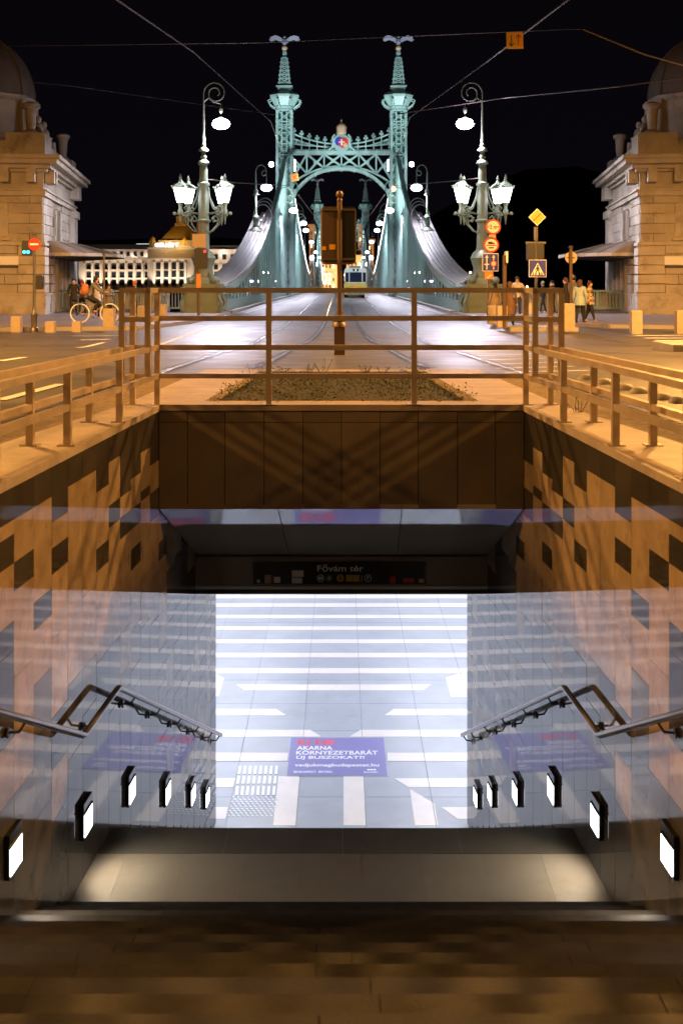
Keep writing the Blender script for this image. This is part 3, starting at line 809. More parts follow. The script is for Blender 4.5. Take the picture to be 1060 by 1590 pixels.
def rbox(m, x0, x1, y0, y1, z0, z1, r, n=5):
    poly = []
    for cx, cz, a0 in ((x1 - r, z1 - r, 0), (x0 + r, z1 - r, 90), (x0 + r, z0 + r, 180), (x1 - r, z0 + r, 270)):
        for k in range(n + 1): a = R(a0 + 90 * k / n); poly.append((cx + r * math.cos(a), cz + r * math.sin(a)))
    return m.vprism(poly, y0, y1)
h = rbox(MB(), sxx(500), sxx(524), D + .06, D + .22, szz(407), szz(320), .04).build('signal_head', 'pole_brown', t)
h2 = rbox(MB(), sxx(530), sxx(551), D + .06, D + .24, szz(407), szz(320), .04).build('signal_head', 'black', t)
rbox(MB(), sxx(497.5), sxx(553), D + .24, D + .26, szz(410), szz(319), .08).build('back_board', 'sign_back', t)
MB().span(sxx(499), sxx(506), D + .045, D + .062, szz(388), szz(382)).build('sticker', 'sign_yellow', t); MB().span(sxx(511), sxx(521), D + .045, D + .062, szz(387), szz(379)).build('sticker', 'sign_yellow', t)
for py in (325, 402): MB().span(sxx(500), sxx(552), D - .02, D + .07, szz(py) - .02, szz(py) + .02).build('clamp', 'pole_grey', t)
for k in range(3): MB().tube([(sxx(538), D + .26, szz(335 + k * 27)), (sxx(538), D + .42, szz(335 + k * 27) - .02)], .1, 12).build('visor', 'black', t)

# ================================================================== BRIDGE
br = thing('truss_bridge', 'floodlit green iron bridge with twin spired portal towers', 'bridge', (0, 58, G(60)))
BX = 6.45
def chord(y):
    if y <= 128: return .75 + 15.2 * max(0, (y - 52) / 76) ** 2.05
    u = abs(215.5 - y) / 87.5
    return 3.0 + 12.9 * min(1.35, u) ** 1.35 if y < 303 else max(.8, 15.9 * max(0, 1 - (y - 303) / 78) ** 1.6 + .7)
# deck
dk = MB()
yy = [59, 70, 90, 115, 140, 175, 215, 255, 290, 330, 372]
for a, b in zip(yy, yy[1:]):
    v = [(-8.6, a, G(a)), (8.6, a, G(a)), (8.6, b, G(b)), (-8.6, b, G(b))]
    dk.add(v + [(p[0], p[1], p[2] - .8) for p in v], [(0, 1, 2, 3), (7, 6, 5, 4), (0, 3, 7, 4), (1, 5, 6, 2)])
dk.build('deck', 'asphalt', br)
for s in (-1, 1):
    m = MB()
    for a, b in zip(yy, yy[1:]): m.bar((s * 5.85, a, G(a) + .06), (s * 5.85, b, G(b) + .06), .3, .18)
    m.build('kerb', 'kerb', br)
for s in (-1, 1):
    tr = MB()
    n = 70; Y = [58 + (303 + 70 - 58) * i / n for i in range(n + 1)]
    for dx, ww in ((0, .42),):
        for a, b in zip(Y, Y[1:]):
            tr.bar((s * (BX - .1), a, chord(a) - .2), (s * (BX - .1), b, chord(b) - .2), ww, .42)
    truss = tr.build('truss', 'teal', br); truss['label'] = 'truss of posts and diagonals on the %s side of the bridge' % ('left' if s < 0 else 'right')
    lo = MB()
    for a, b in zip(yy, yy[1:]): lo.bar((s * (BX - .05), a, G(a) + .25), (s * (BX - .05), b, G(b) + .25), .5, .9)
    lo.build('lower_chord', 'teal', truss)
    y = 59.; prev = None; i = 0
    while y < 300:
        stp = 2.2 if y < 128 else 4.2
        z0, z1 = G(y) + .5, chord(y) - .3
        if z1 - z0 > .5:
            for dx in (-.17, .17): barpiece('upright', 'teal', (s * (BX - .08 + dx), y, z0), (s * (BX - .08 + dx), y, z1), .09, .34, truss)
            if prev and z1 - z0 > 1 and y < 200:
                py_, pz0, pz1 = prev
                barpiece('diagonal', 'teal', (s * (BX - .08), py_, pz1), (s * (BX - .08), y, z0), .14, .2, truss)
                if i % 1 == 0 and y < 135: barpiece('diagonal', 'teal', (s * (BX - .02), py_, pz0), (s * (BX - .02), y, z1), .12, .2, truss)
            prev = (y, z0, z1)
        y += stp; i += 1
    # small square lattice guard behind the uprights
    lt = MB(); y = 62.
    while y < 127:
        for k in range(3):
            z = G(y) + .9 + k * .5
            if z < chord(y) - .3: lt.bar((s * (BX + .02), y, z), (s * (BX + .02), y + 1.2, z), .03, .07)
        lt.bar((s * (BX + .02), y, G(y) + .5), (s * (BX + .02), y, min(G(y) + 2.0, chord(y) - .3)), .03, .05)
        y += .8
    lt.build('guard_lattice', 'teal_dark', truss)
    rg = random.Random(4)
    for q in range(16):
        yq = rg.uniform(61, 116); zq = G(yq) + rg.choice([1.0, 1.05, 1.7, 2.4]); 
        if zq < chord(yq) - .5: MB().ball((s * (BX - .3), yq, zq), .05 + .02 * rg.random(), 6).build('guard_light', 'lum_bridge', truss)
    # glowing bars on the main span chord stand in for its floodlit edge
    ln = MB(); Y2 = [133 + 5 * i for i in range(17)]
    for a, b in zip(Y2, Y2[1:]): ln.bar((s * (BX - .36), a, chord(a) - .03), (s * (BX - .36), b, chord(b) - .03), .12, .14)
    ln.build('chord_glow', 'lum_line', truss)
    ln = MB(); Y2 = [306 + 6 * i for i in range(11)]
    for a, b in zip(Y2, Y2[1:]): ln.bar((s * (BX - .36), a, chord(a)), (s * (BX - .36), b, chord(b)), .25, .3)
    ln.build('chord_glow', 'lum_line', truss)  # same painted glow for the lit chord beyond the far portal
    # climbing guard panels on the first part of the chord
    cg = thing('dummy', '', '', (0, 0, 0)); bpy.data.objects.remove(cg)
    par = MB().bar((s * (BX + .1), 60, chord(60) + .06), (s * (BX + .1), 108, chord(108) - .02), .02, .02).build('guard_cover', 'panel_zinc', br)
    ys3 = [59.5 + 1.5 * i for i in range(31)]
    for j in range(6):
        xa, xb = BX - .28 + j * .29, BX - .28 + (j + 1) * .29 - .03
        m = MB(); first = None
        for a, b in zip(ys3, ys3[1:]):
            if a < 60 + j * 1.7 or b > 106 - j * .8: continue
            A0, A1 = chord(a) + .10, chord(b) + .10
            v = [(s * xa, a, A0), (s * xb, a, A0), (s * xb, b - .03, A1 - .0), (s * xa, b - .03, A1 - .0)]
            m.add(v + [(p[0], p[1], p[2] - .06) for p in v], [(0, 1, 2, 3), (7, 6, 5, 4), (0, 4, 5, 1), (1, 5, 6, 2), (2, 6, 7, 3), (3, 7, 4, 0)])
        m.build('cover_plank', 'panel_zinc', par)
    # curved end hoops at the top of the cover
    m = MB()
    for k in range(3):
        yb_ = 101 + k * 1.5
        m.tube([(s * (BX - .2), yb_, chord(yb_) + .2)] + [(s * (BX + .6 - .8 * math.cos(a)), yb_, chord(yb_) + .2 + 1.0 * math.sin(a)) for a in [PI * q / 8 for q in range(1, 9)]], .05, 5)
    m.build('guard_hoop', 'panel_zinc', br)

def tower(cy, s, far_=False):
    x = s * BX; gz = G(cy)
    t = MB()
    # legs of the shaft: four corner posts with braces, z to 21.2
    def Z(py): return EYE + (440 - py) * 128 / F
    zs = [gz, 4, 8, 12, Z(235), Z(205), Z(172)]
    def half(z): return .95 if z < 12 else .86
    for a, b in ((-1, -1), (1, -1), (-1, 1), (1, 1)):
        t.bar((x + a * .8, cy + b * .8, gz), (x + a * .8, cy + b * .8, Z(172)), .3, .3)
    for a in (-.27, .27): t.bar((x + a, cy - .84, Z(236)), (x + a, cy - .84, Z(174)), .14, .14)
    z = gz + 1
    while z < Z(176):
        for yy_ in (-.8, .8):
            t.bar((x - .7, cy + yy_, z), (x + .7, cy + yy_, z + 1.2), .1); t.bar((x + .7, cy + yy_, z), (x - .7, cy + yy_, z + 1.2), .1)
            t.bar((x - .8, cy + yy_, z), (x + .8, cy + yy_, z), .12)
        for xx in (-.8, .8):
            t.bar((x + xx, cy - .7, z), (x + xx, cy + .7, z + 1.2), .1); t.bar((x + xx, cy + .7, z), (x + xx, cy - .7, z + 1.2), .1)
        z += 1.25
    o = t.build('tower', 'teal', br); o['label'] = '%s spired tower of the %s portal' % ('left' if s < 0 else 'right', 'far' if far_ else 'near')
    # solid shaft core so that the shaft reads as plate work
    MB().span(x - .5, x + .5, cy - .45, cy + .45, gz, Z(176)).build('shaft_core', 'teal_dark', o)
    m = MB().lathe([(.95, 0), (1.12, .15), (.95, .3), (.95, .5)], (x, cy, Z(200)), 4, rot=PI / 4); m.build('shaft_band', 'teal', o)
    for a in (-.8, .8):
        MB().lathe([(.08, 0), (.2, .1), (.22, .5), (.12, .7), (.18, .9), (.02, 1.2)], (x + a, cy - .85, Z(193)), 8).build('pinnacle', 'teal', o, True)
    MB().lathe([(1.15, 0), (1.3, .1), (1.2, .3), (1.2, .45)], (x, cy, Z(173)), 4, rot=PI / 4).build('lower_cornice', 'teal', o)
    MB().lathe([(1.0, 0), (1.25, .15), (1.2, .3), (1.45, .75), (1.72, 1.25), (1.78, 1.5), (1.5, 1.75), (1.25, 1.9)], (x, cy, Z(169)), 8, rot=PI / 8).build('balcony', 'teal', o)
    for k in range(8):
        a = PI / 8 + k * PI / 4
        MB().tube([(x + 1.1 * math.cos(a), cy + 1.1 * math.sin(a), Z(169)), (x + 1.75 * math.cos(a), cy + 1.75 * math.sin(a), Z(163)), (x + 2.0 * math.cos(a), cy + 2.0 * math.sin(a), Z(157)), (x + 1.6 * math.cos(a), cy + 1.6 * math.sin(a), Z(154))], .09, 5).build('scroll_bracket', 'teal', o)
    MB().lathe([(1.05, 0), (1.05, .9), (1.3, 1.0), (1.3, 1.1), (.9, 1.15)], (x, cy, Z(149)), 4, rot=PI / 4).build('spire_base', 'teal', o)
    MB().span(x - .35, x + .35, cy - .8, cy - .7, Z(144), Z(142)).build('slot', 'ink', o)
    m = MB(); z0, z1 = Z(135.5), Z(91)
    for a, b in ((-1, -1), (1, -1), (-1, 1), (1, 1)): m.bar((x + a * .62, cy + b * .62, z0), (x + a * .3, cy + b * .3, z1), .16, .16)
    for k in range(7):
        u0, u1 = k / 7, (k + 1) / 7; w0, w1 = lerp(.62, .3, u0), lerp(.62, .3, u1); za_, zb2 = lerp(z0, z1, u0), lerp(z0, z1, u1)
        for q in (-1, 1):
            m.bar((x - w0, cy + q * w0, za_), (x + w1, cy + q * w1, zb2), .08); m.bar((x + w0, cy + q * w0, za_), (x - w1, cy + q * w1, zb2), .08)
            m.bar((x - w0, cy + q * w0, za_), (x + w0, cy + q * w0, za_), .1)
            m.bar((x + q * w0, cy - w0, za_), (x + q * w1, cy + w1, zb2), .08)
            m.ball((x + q * (w0 + .1), cy - w0, za_), .09, 6)
    m.build('spire', 'teal', o)
    MB().lathe([(.42, 0), (.45, .15), (.3, .25), (.22, .4), (.3, .55), (.25, .9), (.18, 1.1)], (x, cy, Z(91)), 8).build('spire_cap', 'teal', o, True)
    MB().ball((x, cy, Z(74)), .34, 12).build('golden_ball', 'gold', o, True)
    # eagle-like bird with spread wings
    m = MB(); zc = Z(66)
    m.ball((x, cy, zc + .1), .28, 8, sz=1.5); m.ball((x, cy - .25, zc + .62), .15, 8); m.tube([(x, cy - .35, zc + .6), (x, cy - .55, zc + .52)], [.07, .02], 6)
    for q in (-1, 1):
        pts = [(.1, .35, .0), (.6, .75, .1), (1.1, .9, .12), (1.6, .72, .1), (1.75, .35, .05)]
        up = [(x + q * a, cy + c, zc + b) for a, b, c in pts]; dn = [(x + q * a * .93, cy + c + .1, zc + b - (.5 if i < 4 else .12)) for i, (a, b, c) in enumerate(pts)]
        v = up + dn; n_ = len(up)
        m.add(v + [(p[0], p[1] + .07, p[2]) for p in v], [(i, i + 1, n_ + i + 1, n_ + i) for i in range(n_ - 1)] + [(2 * n_ + i, 3 * n_ + i, 3 * n_ + i + 1, 2 * n_ + i + 1) for i in range(n_ - 1)] + [(i, 2 * n_ + i, 2 * n_ + i + 1, i + 1) for i in range(n_ - 1)])
    m.build('eagle_figure', 'eagle', o)
def portal(cy, far_=False):
    def Z(py): return EYE + (440 - py) * 128 / F
    def X(px): return (px - 532) * 128 / F
    xl, xr = -5.75, 5.75
    yb = cy
    # top chord, arch and lattice
    m = MB(); m.bar((-6.1, yb, Z(237)), (6.1, yb, Z(237)), .9, .42)
    ar = [(xl + (xr - xl) * i / 24, Z(262) - 3.3 * (abs(2 * i / 24 - 1) ** 2.6)) for i in range(25)]
    for a, b in zip(ar, ar[1:]): m.bar((a[0], yb, a[1]), (b[0], yb, b[1]), .9, .34)
    o = m.build('portal_beam', 'teal', br); o['label'] = 'arched lattice beam of the %s portal' % ('far' if far_ else 'near')
    arch2 = [(xl + (xr - xl) * i / 24, Z(258) - 2.0 * (abs(2 * i / 24 - 1) ** 2.2)) for i in range(25)]
    m2 = MB()
    for a, b in zip(arch2, arch2[1:]): m2.bar((a[0], yb, a[1]), (b[0], yb, b[1]), .5, .18)
    m2.build('inner_arch', 'teal', o)
    nx = 6
    for i in range(nx):
        xa, xb = lerp(-5.9, 5.9, i / nx), lerp(-5.9, 5.9, (i + 1) / nx)
        def zlow(x): return Z(258) - 2.0 * (abs(x / 5.9) ** 2.2)
        for p, q in (((xa, Z(239)), (xb, zlow(xb))), ((xb, Z(239)), (xa, zlow(xa)))):
            barpiece('lattice_brace', 'teal', (p[0], yb, p[1]), (q[0], yb, q[1]), .5, .2, o)
        barpiece('lattice_post', 'teal', (xb, yb, Z(239)), (xb, yb, zlow(xb)), .16, .5, o) if i < nx - 1 else None
        disc(MB(), (xa + xb) / 2, (Z(239) + (zlow(xa) + zlow(xb)) / 2) / 2, .22, yb - .27, yb + .27, 10).build('boss', 'teal', o)
    for i in range(1, 24):
        if i % 3 == 0: MB().lathe([(.02, -.22), (.1, 0)], (ar[i][0], yb - .3, ar[i][1] - .15), 6).build('drop', 'teal', o)
    # dentils on top of the chord
    m = MB()
    for i in range(60): m.span(-5.8 + i * .197 - .05, -5.8 + i * .197 + .05, yb - .4, yb - .3, Z(234), Z(232))
    m.build('cresting', 'teal', o)
    # garland railing
    ga = MB()
    def zt(x): return Z(223.5) + 1.25 * (abs(x) / 5.6) ** 2.0
    def zb2(x): return Z(231) + .35 * (abs(x) / 5.6) ** 2
    xs = [-5.5 + 11 * i / 44 for i in range(45)]
    for a, b in zip(xs, xs[1:]):
        if abs((a + b) / 2) < .85: continue
        ga.bar((a, yb, zt(a)), (b, yb, zt(b)), .14, .16); ga.bar((a, yb, zt(a) - .5), (b, yb, zt(b) - .5), .08, .09)
        ga.bar((a, yb, zb2(a) + .25), (b, yb, zb2(b) + .25), .14, .12)
        ga.bar((a, yb, zb2(a) + .25), (b, yb, zt(b) - .5), .05, .07); ga.bar((b, yb, zb2(b) + .25), (a, yb, zt(a) - .5), .05, .07)
    g2 = ga.build('garland_railing', 'teal', o)
    for i in range(6):
        for s in (-1, 1):
            xx = s * (1.0 + i * .88); zz = zt(xx)
            m = MB().bar((xx, yb - .1, zb2(xx) - .1), (xx, yb - .1, zz + .45), .12, .12)
            m.ball((xx, yb - .1, zz + .62), .15, 6); m.ball((xx - .17, yb - .1, zz + .42), .1, 6); m.ball((xx + .17, yb - .1, zz + .42), .1, 6)
            m.bar((xx - .25, yb - .1, zz + .28), (xx + .25, yb - .1, zz + .28), .06); m.ball((xx, yb - .1, zb2(xx) - .15), .13, 6)
            m.build('finial_post', 'teal', g2)
    if not far_:
        cr = disc(MB(), 0, Z(222), 1.0, yb - .5, yb - .3, 20).build('crest', 'teal', o)
        for s in (-1, 1):
            MB().tube([(s * .75, yb - .45, Z(209)), (s * 1.0, yb - .45, Z(213)), (s * .95, yb - .45, Z(222)), (s * 1.1, yb - .45, Z(229)), (s * 1.5, yb - .45, Z(233))], .12, 6).build('side_scroll', 'teal', cr)
        disc(MB(), -.25, Z(220), .5, yb - .56, yb - .51, 14).build('blue_field', 'sign_blue', cr)
        disc(MB(), .22, Z(222), .58, yb - .585, yb - .535, 14).build('red_field', 'sign_red', cr)
        MB().span(-.05, .1, yb - .65, yb - .6, Z(226), Z(217)).span(-.3, .35, yb - .65, yb - .6, Z(221.6), Z(220.2)).build('white_cross', 'sign_white', cr)
        disc(MB(), .4, Z(226), .25, yb - .62, yb - .59, 10).build('gold_field', 'gold', cr)
        MB().lathe([(.5, 0), (.58, .15), (.55, .5), (.62, .8), (.45, 1.15), (.12, 1.35), (.08, 1.5), (.1, 1.6), (.01, 1.75)], (0, yb - .3, Z(209)), 12).build('crown', 'gold', cr, True)
    for s in (-1, 1):
        for q in (-.9, .9):
            MB().bar((s * 5.5, yb + q, G(cy)), (s * 5.6, yb + q, Z(285)), .3, .3).build('portal_leg', 'teal', o)
        m = MB()
        for k in range(7):
            a = s * (3.9 + k * .3); m.ball((a, yb - .5, Z(285) + (-.9 + .0 * k) + (.55 * (3 - abs(3 - k)) * .3)), .16, 6)
        MB().tube([(s * 5.4, yb - .5, Z(310)), (s * 4.9, yb - .5, Z(290)), (s * 5.2, yb - .5, Z(282)), (s * 5.5, yb - .5, Z(290))], .12, 6).build('corner_scroll', 'teal', o)
for cy, f_ in ((128, False), (303, True)):
    for s in (-1, 1): tower(cy, s, f_)
    portal(cy, f_)
# lit strips on the tower faces and floodlights (they stand on the towers in the photo)
for s in (-1, 1):
    o = MB().span(s * 5.28 - .1, s * 5.28 + .1, 127.4, 127.5, EYE + (440 - 266) * 128 / F, EYE + (440 - 248) * 128 / F).build('tower_strip_light', 'lum_line', br)
    o = MB().ball((s * 7.9, 127, EYE + (440 - 256) * 128 / F), .28, 8).build('side_floodlight', 'lum_cool', br)

TEALW = (.78, .96, 1.0)
def flood(loc, tgt, power, ang, color=TEALW, size=.3, blend=.6):
    l = lamp_light('SPOT', loc, power * .33, color, size, name='floodlight', spot_size=R(ang), spot_blend=blend)
    l.rotation_euler = (Vector(tgt) - Vector(loc)).to_track_quat('-Z', 'Y').to_euler(); l.parent = br; l.location = Vector(loc) - OFF[br.name]
    return l
for s in (-1, 1):
    flood((s * 11, 104, 3), (s * 6.3, 128, 20), 95000, 48)
    flood((s * 3.5, 112, 5.5), (s * 5.0, 128, 18), 34000, 60)
    flood((s * 7.0, 121, 15), (s * 6.45, 128, 27), 7000, 60)
    for y in (60, 82, 104): flood((s * 2.2, y, 7.5), (s * BX, y + 16, 3.5), 5200, 110, (.66, .93, 1))
    flood((s * 3.0, 150, 7), (s * BX, 175, 3), 16000, 110, (.66, .93, 1))
    flood((s * 3.0, 282, 4), (s * 6, 303, 18), 90000 if s < 0 else 22000, 60)

# ---- bridge lamps hung from scrolled brackets on the trusses
def scroll(cx, cz, y, s, r=.9, n=26):
    pts = []
    for i in range(n + 1):
        a = PI - i / n * (PI * 3.1); rr = r * (1 - .78 * i / n)
        pts.append((cx + s * (-rr * math.cos(a) * -1), y, cz + rr * math.sin(a)))
    return pts
def luminaire(t, x, y, z, sc_, mname, power, col=COOL):
    MB().lathe([(.06 * sc_, .34 * sc_), (.10 * sc_, .22 * sc_), (.3 * sc_, .14 * sc_), (.46 * sc_, .03 * sc_), (.46 * sc_, 0)], (x, y, z), 18).build('lamp_hood', 'lamp_green', t, True)
    MB().ball((x, y, z - .005), .43 * sc_, 16, sz=.62).build('lamp_glass', mname, t, True)
    l = lamp_light('SPOT', (0, 0, 0), power, col, .22 * sc_, name='lamp_light', spot_size=R(172), spot_blend=.45)
    l.parent = t; l.location = Vector((x, y, z - .24 * sc_)) - OFF[t.name]
bl = [(94.7, -7.2, -6.3, 9.1, 1.15), (115, -6.5, -4.9, 8.5, 1), (139.6, -6.5, -4.72, 8.5, 1), (158, -6.5, -5.0, 8.5, 1), (199, -6.5, -5.3, 8.4, 1), (250, -6.5, -5.7, 8.0, 1), (300, -6.5, -5.8, 8.0, 1)]
for s in (-1, 1):
    for i, (y, xp, xl_, z, sc_) in enumerate(bl):
        x, xL = -s * xp, -s * xl_
        z0 = chord(y) if xp < -7 else min(chord(y), z - .5)
        if y == 300: z0 = G(y)
        t = thing('bridge_lamp', '%s hanging street lamp along the %s truss of the bridge' % (ORD[i], 'left' if s < 0 else 'right'), 'street lamp', (x, y, z0), 'street lamps along the bridge trusses')
        top = z + 1.5; dx = (xL - x); sg_ = 1 if dx > 0 else -1
        MB().lathe([(.55, 0), (.45, .2), (.22, .35), (.2, 1.1), (.28, 1.2), (.15, 1.4)], (x, y, z0), 12).build('post_base', 'lamp_green', t, True)
        MB().tube([(x, y, z0 + 1.3), (x, y, top - .2)], [.12, .055], 8).build('post', 'lamp_green', t, True)
        MB().lathe([(.12, 0), (.26, .1), (.16, .25), (.2, .4), (.1, .6)], (x, y, z0 + (3.0 if xp < -7 else 1.6)), 12).build('knob', 'lamp_green', t, True)
        arc = [(x + dx * .5 * (1 - math.cos(a)), y, top - .2 + .75 * abs(dx) * .9 * math.sin(a)) for a in [PI * q / 10 for q in range(11)]]
        cur = []
        for q in range(18):
            a = -q / 17 * 1.7 * PI; rr = .42 * abs(dx) * (1 - q / 22)
            cur.append((arc[-1][0] - sg_ * rr * (1 - math.cos(a)) * .9, y, arc[-1][2] + rr * math.sin(a)))
        MB().tube(arc, .045, 6).tube(cur, .03, 5).build('scroll_arm', 'lamp_green', t, True)
        MB().tube([(xL, y, arc[-1][2]), (xL, y, z + .3)], .02, 5).build('hanger', 'lamp_green', t)
        luminaire(t, xL, y, z, sc_, 'lum_bridge', [8000, 8500, 7500, 6500, 5000, 4000, 1500][i])

# ---- the two big candelabra lamps at the bridge head
def candelabra(X0, Y0, s, label):
    gz = G(Y0) + .12; d = Y0; pm = F / d
    t = thing('candelabra_lamp', label, 'street lamp', (X0, Y0, gz), 'ornate lamp posts at the bridge head')
    def Z(py): return EYE + (440 - py) / pm
    L = 'lamp_green'
    MB().span(X0 - .95, X0 + .95, Y0 - .95, Y0 + .95, gz, gz + .3).span(X0 - .82, X0 + .82, Y0 - .82, Y0 + .82, gz + .3, gz + 1.25).span(X0 - .93, X0 + .93, Y0 - .93, Y0 + .93, gz + 1.25, gz + 1.45).build('pedestal', L, t)
    for q in (-1, 1):
        for r_ in (-1, 1):
            MB().tube([(X0 + q * .9, Y0 + r_ * .9, gz + .1), (X0 + q * 1.0, Y0 + r_ * 1.0, gz + .5), (X0 + q * .82, Y0 + r_ * .82, gz + .9), (X0 + q * .9, Y0 + r_ * .9, gz + 1.3)], [.16, .12, .1, .14], 6).build('corner_scroll', L, t, True)
            MB().ball((X0 + q * .6, Y0 + r_ * .6, gz + 1.62), .2, 8).tube([(X0 + q * .6, Y0 + r_ * .6, gz + 1.55), (X0 + q * .3, Y0 + r_ * .3, gz + 2.0)], [.15, .06], 6).build('foot_figure', L, t, True)
    MB().lathe([(.75, 0), (.7, .25), (.5, .35), (.45, .8), (.55, 1.1), (.62, 1.3), (.5, 1.55), (.32, 1.7), (.30, 1.9)], (X0, Y0, gz + 1.45), 16).build('shaft_foot', L, t, True)
    zb = gz + 3.3
    MB().lathe([(.30, 0), (.27, Z(345) - zb), (.36, Z(344) - zb), (.36, Z(341) - zb), (.27, Z(340) - zb), (.25, Z(288) - zb), (.31, Z(287) - zb), (.31, Z(284) - zb), (.22, Z(282) - zb),
                (.19, Z(256) - zb), (.30, Z(253) - zb), (.26, Z(250) - zb), (.12, Z(247) - zb), (.16, Z(243) - zb), (.1, Z(240) - zb), (.1, Z(236) - zb), (.27, Z(234) - zb), (.24, Z(231) - zb), (.1, Z(228) - zb), (.12, Z(224) - zb), (.07, Z(222) - zb)],
               (X0, Y0, zb), 16).build('shaft', L, t, True)
    # upper pole, scroll arm and hanging luminaire
    dirx = 1 if X0 < 0 else -1
    MB().tube([(X0, Y0, Z(223)), (X0, Y0, Z(160))], [.08, .045], 8).build('upper_pole', L, t, True)
    lx = X0 + dirx * .88; r0 = .44 * 1.35
    cx = X0 + dirx * r0 * 1.05; cz = Z(144)
    pts = [(X0, Y0, Z(160)), (X0, Y0, cz)]
    for q in range(1, 30):
        a = PI - q / 29 * PI * 3.3; rr = r0 * (1 - .72 * q / 29)
        pts.append((X0 + dirx * (r0 + rr * math.cos(a)), Y0, cz + rr * math.sin(a)))
    MB().tube(pts, .035, 6).build('scroll_arm', L, t, True)
    MB().tube([(X0, Y0, Z(158)), (X0 + dirx * .25, Y0, Z(152)), (X0 + dirx * .5, Y0, Z(158)), (lx, Y0, Z(161)), (lx, Y0, Z(176))], .025, 5).build('hanger', L, t)
    MB().ball((lx, Y0, Z(170)), .1, 8, sz=2).build('hanger_knob', L, t, True)
    luminaire(t, lx, Y0, Z(191.5), 1.05, 'lum_cool', 15000)
    # four lantern arms
    zc = Z(332)
    ARMS = [(-1.12, -.35), (1.12, -.35), (-.86, .6), (.86, .6)]
    for (ax, ay) in ARMS:
        ax_, ay_ = ax * (1 if X0 < 0 else 1), ay
        ex, ey = X0 + ax_, Y0 + ay_
        def q(u, z): return (X0 + ax_ * u, Y0 + ay_ * u, z)
        arm = MB().tube([q(.15, zc), q(.6, zc + .08), q(1, zc)], .05, 6)
        arm.tube([q(.2, zc - .95), q(.45, zc - .85), q(.75, zc - .5), q(.8, zc - .2), q(.62, zc - .05), q(.45, zc - .2), q(.55, zc - .38), q(.68, zc - .3)], .04, 6)
        arm.tube([q(.22, Z(290)), q(.28, Z(305)), q(.5, Z(322)), q(.75, zc + .15), q(.85, zc + .3), q(.72, zc + .4), q(.65, zc + .28)], .04, 6)
        arm.ball(q(.22, zc - .95), .09, 6); arm.ball(q(1.25, zc), .1, 6); arm.tube([q(1.0, zc), q(1.25, zc)], .035, 5)
        arm.tube([(ex, ey, zc), (ex, ey, zc - .35), (ex, ey, zc - .55)], [.09, .05, .02], 6)
        a_ = arm.build('lantern_arm', L, t, True)
        zl = zc + .15
        MB().lathe([(.12, -.2), (.14, .0), (.08, .1), (.1, .28), (.16, .42)], (ex, ey, zl), 10).build('lantern_stem', L, a_, True)
        MB().lathe([(.17, .42), (.34, 1.08), (.34, 1.14)], (ex, ey, zl), 6).build('lantern_glass', 'lum_lantern', a_)
        m = MB().lathe([(.42, 1.14), (.44, 1.2), (.28, 1.36), (.14, 1.44), (.06, 1.6), (.08, 1.68), (.02, 1.85)], (ex, ey, zl), 6)
        for k in range(6):
            an = k * PI / 3; m.tube([(ex + .18 * math.cos(an), ey + .18 * math.sin(an), zl + .42), (ex + .35 * math.cos(an), ey + .35 * math.sin(an), zl + 1.14)], .014, 4)
            m.ball((ex + .42 * math.cos(an), ey + .42 * math.sin(an), zl + 1.25), .05, 6)
        m.build('lantern_roof', L, a_)
    for sx_ in (-1, 1):
        lamp_light('POINT', (X0 + sx_ * 1.7, Y0 - .9, zc + .9), 110, (.95, .93, 1), .3, parent=t)
candelabra(-6.97, 57, -1, 'ornate green candelabra lamp with four lanterns left of the bridge road')
candelabra(7.12, 57, 1, 'ornate green candelabra lamp with four lanterns right of the bridge road')

# ================================================================== TRAM
TY = 115; tz = G(TY); tx = 1.45
t = thing('tram', 'yellow and white tram driving away over the bridge', 'tram', (tx, TY, tz))
m = rbox(MB(), tx - 1.15, tx + 1.15, TY, TY + 24, tz + .35, tz + 1.5, .12); m.build('lower_body', 'tram_yellow', t)
rbox(MB(), tx - 1.13, tx + 1.13, TY + .03, TY + 24, tz + 1.5, tz + 3.05, .25).build('upper_body', 'tram_white', t)
MB().span(tx - .62, tx + .62, TY - .03, TY + .05, tz + 1.62, tz + 2.62).build('rear_window', 'tram_glass', t)
for s in (-1, 1):
    MB().span(tx + s * .88 - .17, tx + s * .88 + .17, TY - .01, TY + .06, tz + 1.62, tz + 2.6).build('corner_window', 'tram_glass', t)
    MB().ball((tx + s * .85, TY, tz + .75), .09, 8).build('tail_light', 'ink', t)
    for k in range(6): MB().span(tx + s * 1.14 - .02, tx + s * 1.14 + .02, TY + 1.2 + k * 2.8, TY + 3.2 + k * 2.8, tz + 1.65, tz + 2.55).build('side_window', 'tram_glass', t)
    MB().tube([(tx + s * .9 - .25, TY + 2, tz + .33), (tx + s * .9 + .05, TY + 2, tz + .33)], .33, 16).build('wheel', 'black', t)
    MB().tube([(tx + s * .9 - .25, TY + 20, tz + .33), (tx + s * .9 + .05, TY + 20, tz + .33)], .33, 16).build('wheel', 'black', t)
MB().span(tx - .3, tx + .3, TY - .02, TY + .1, tz + 2.72, tz + 2.98).build('destination_box', 'black', t)
text('2', (tx - .06, tx + .06, tz + 2.76, tz + 2.94), TY - .03, 'lum_warm', t, 'xz')
MB().span(tx - .9, tx + .9, TY - .12, TY + .1, tz + .3, tz + .5).build('bumper', 'pole_grey', t)
MB().ball((tx - .05, TY - .05, tz + 1.0), .09, 8).build('stop_light', 'lum_red', t)
MB().span(tx - .7, tx + .5, TY + .5, TY + 2.5, tz + 3.06, tz + 3.3).build('roof_box', 'pole_grey', t)
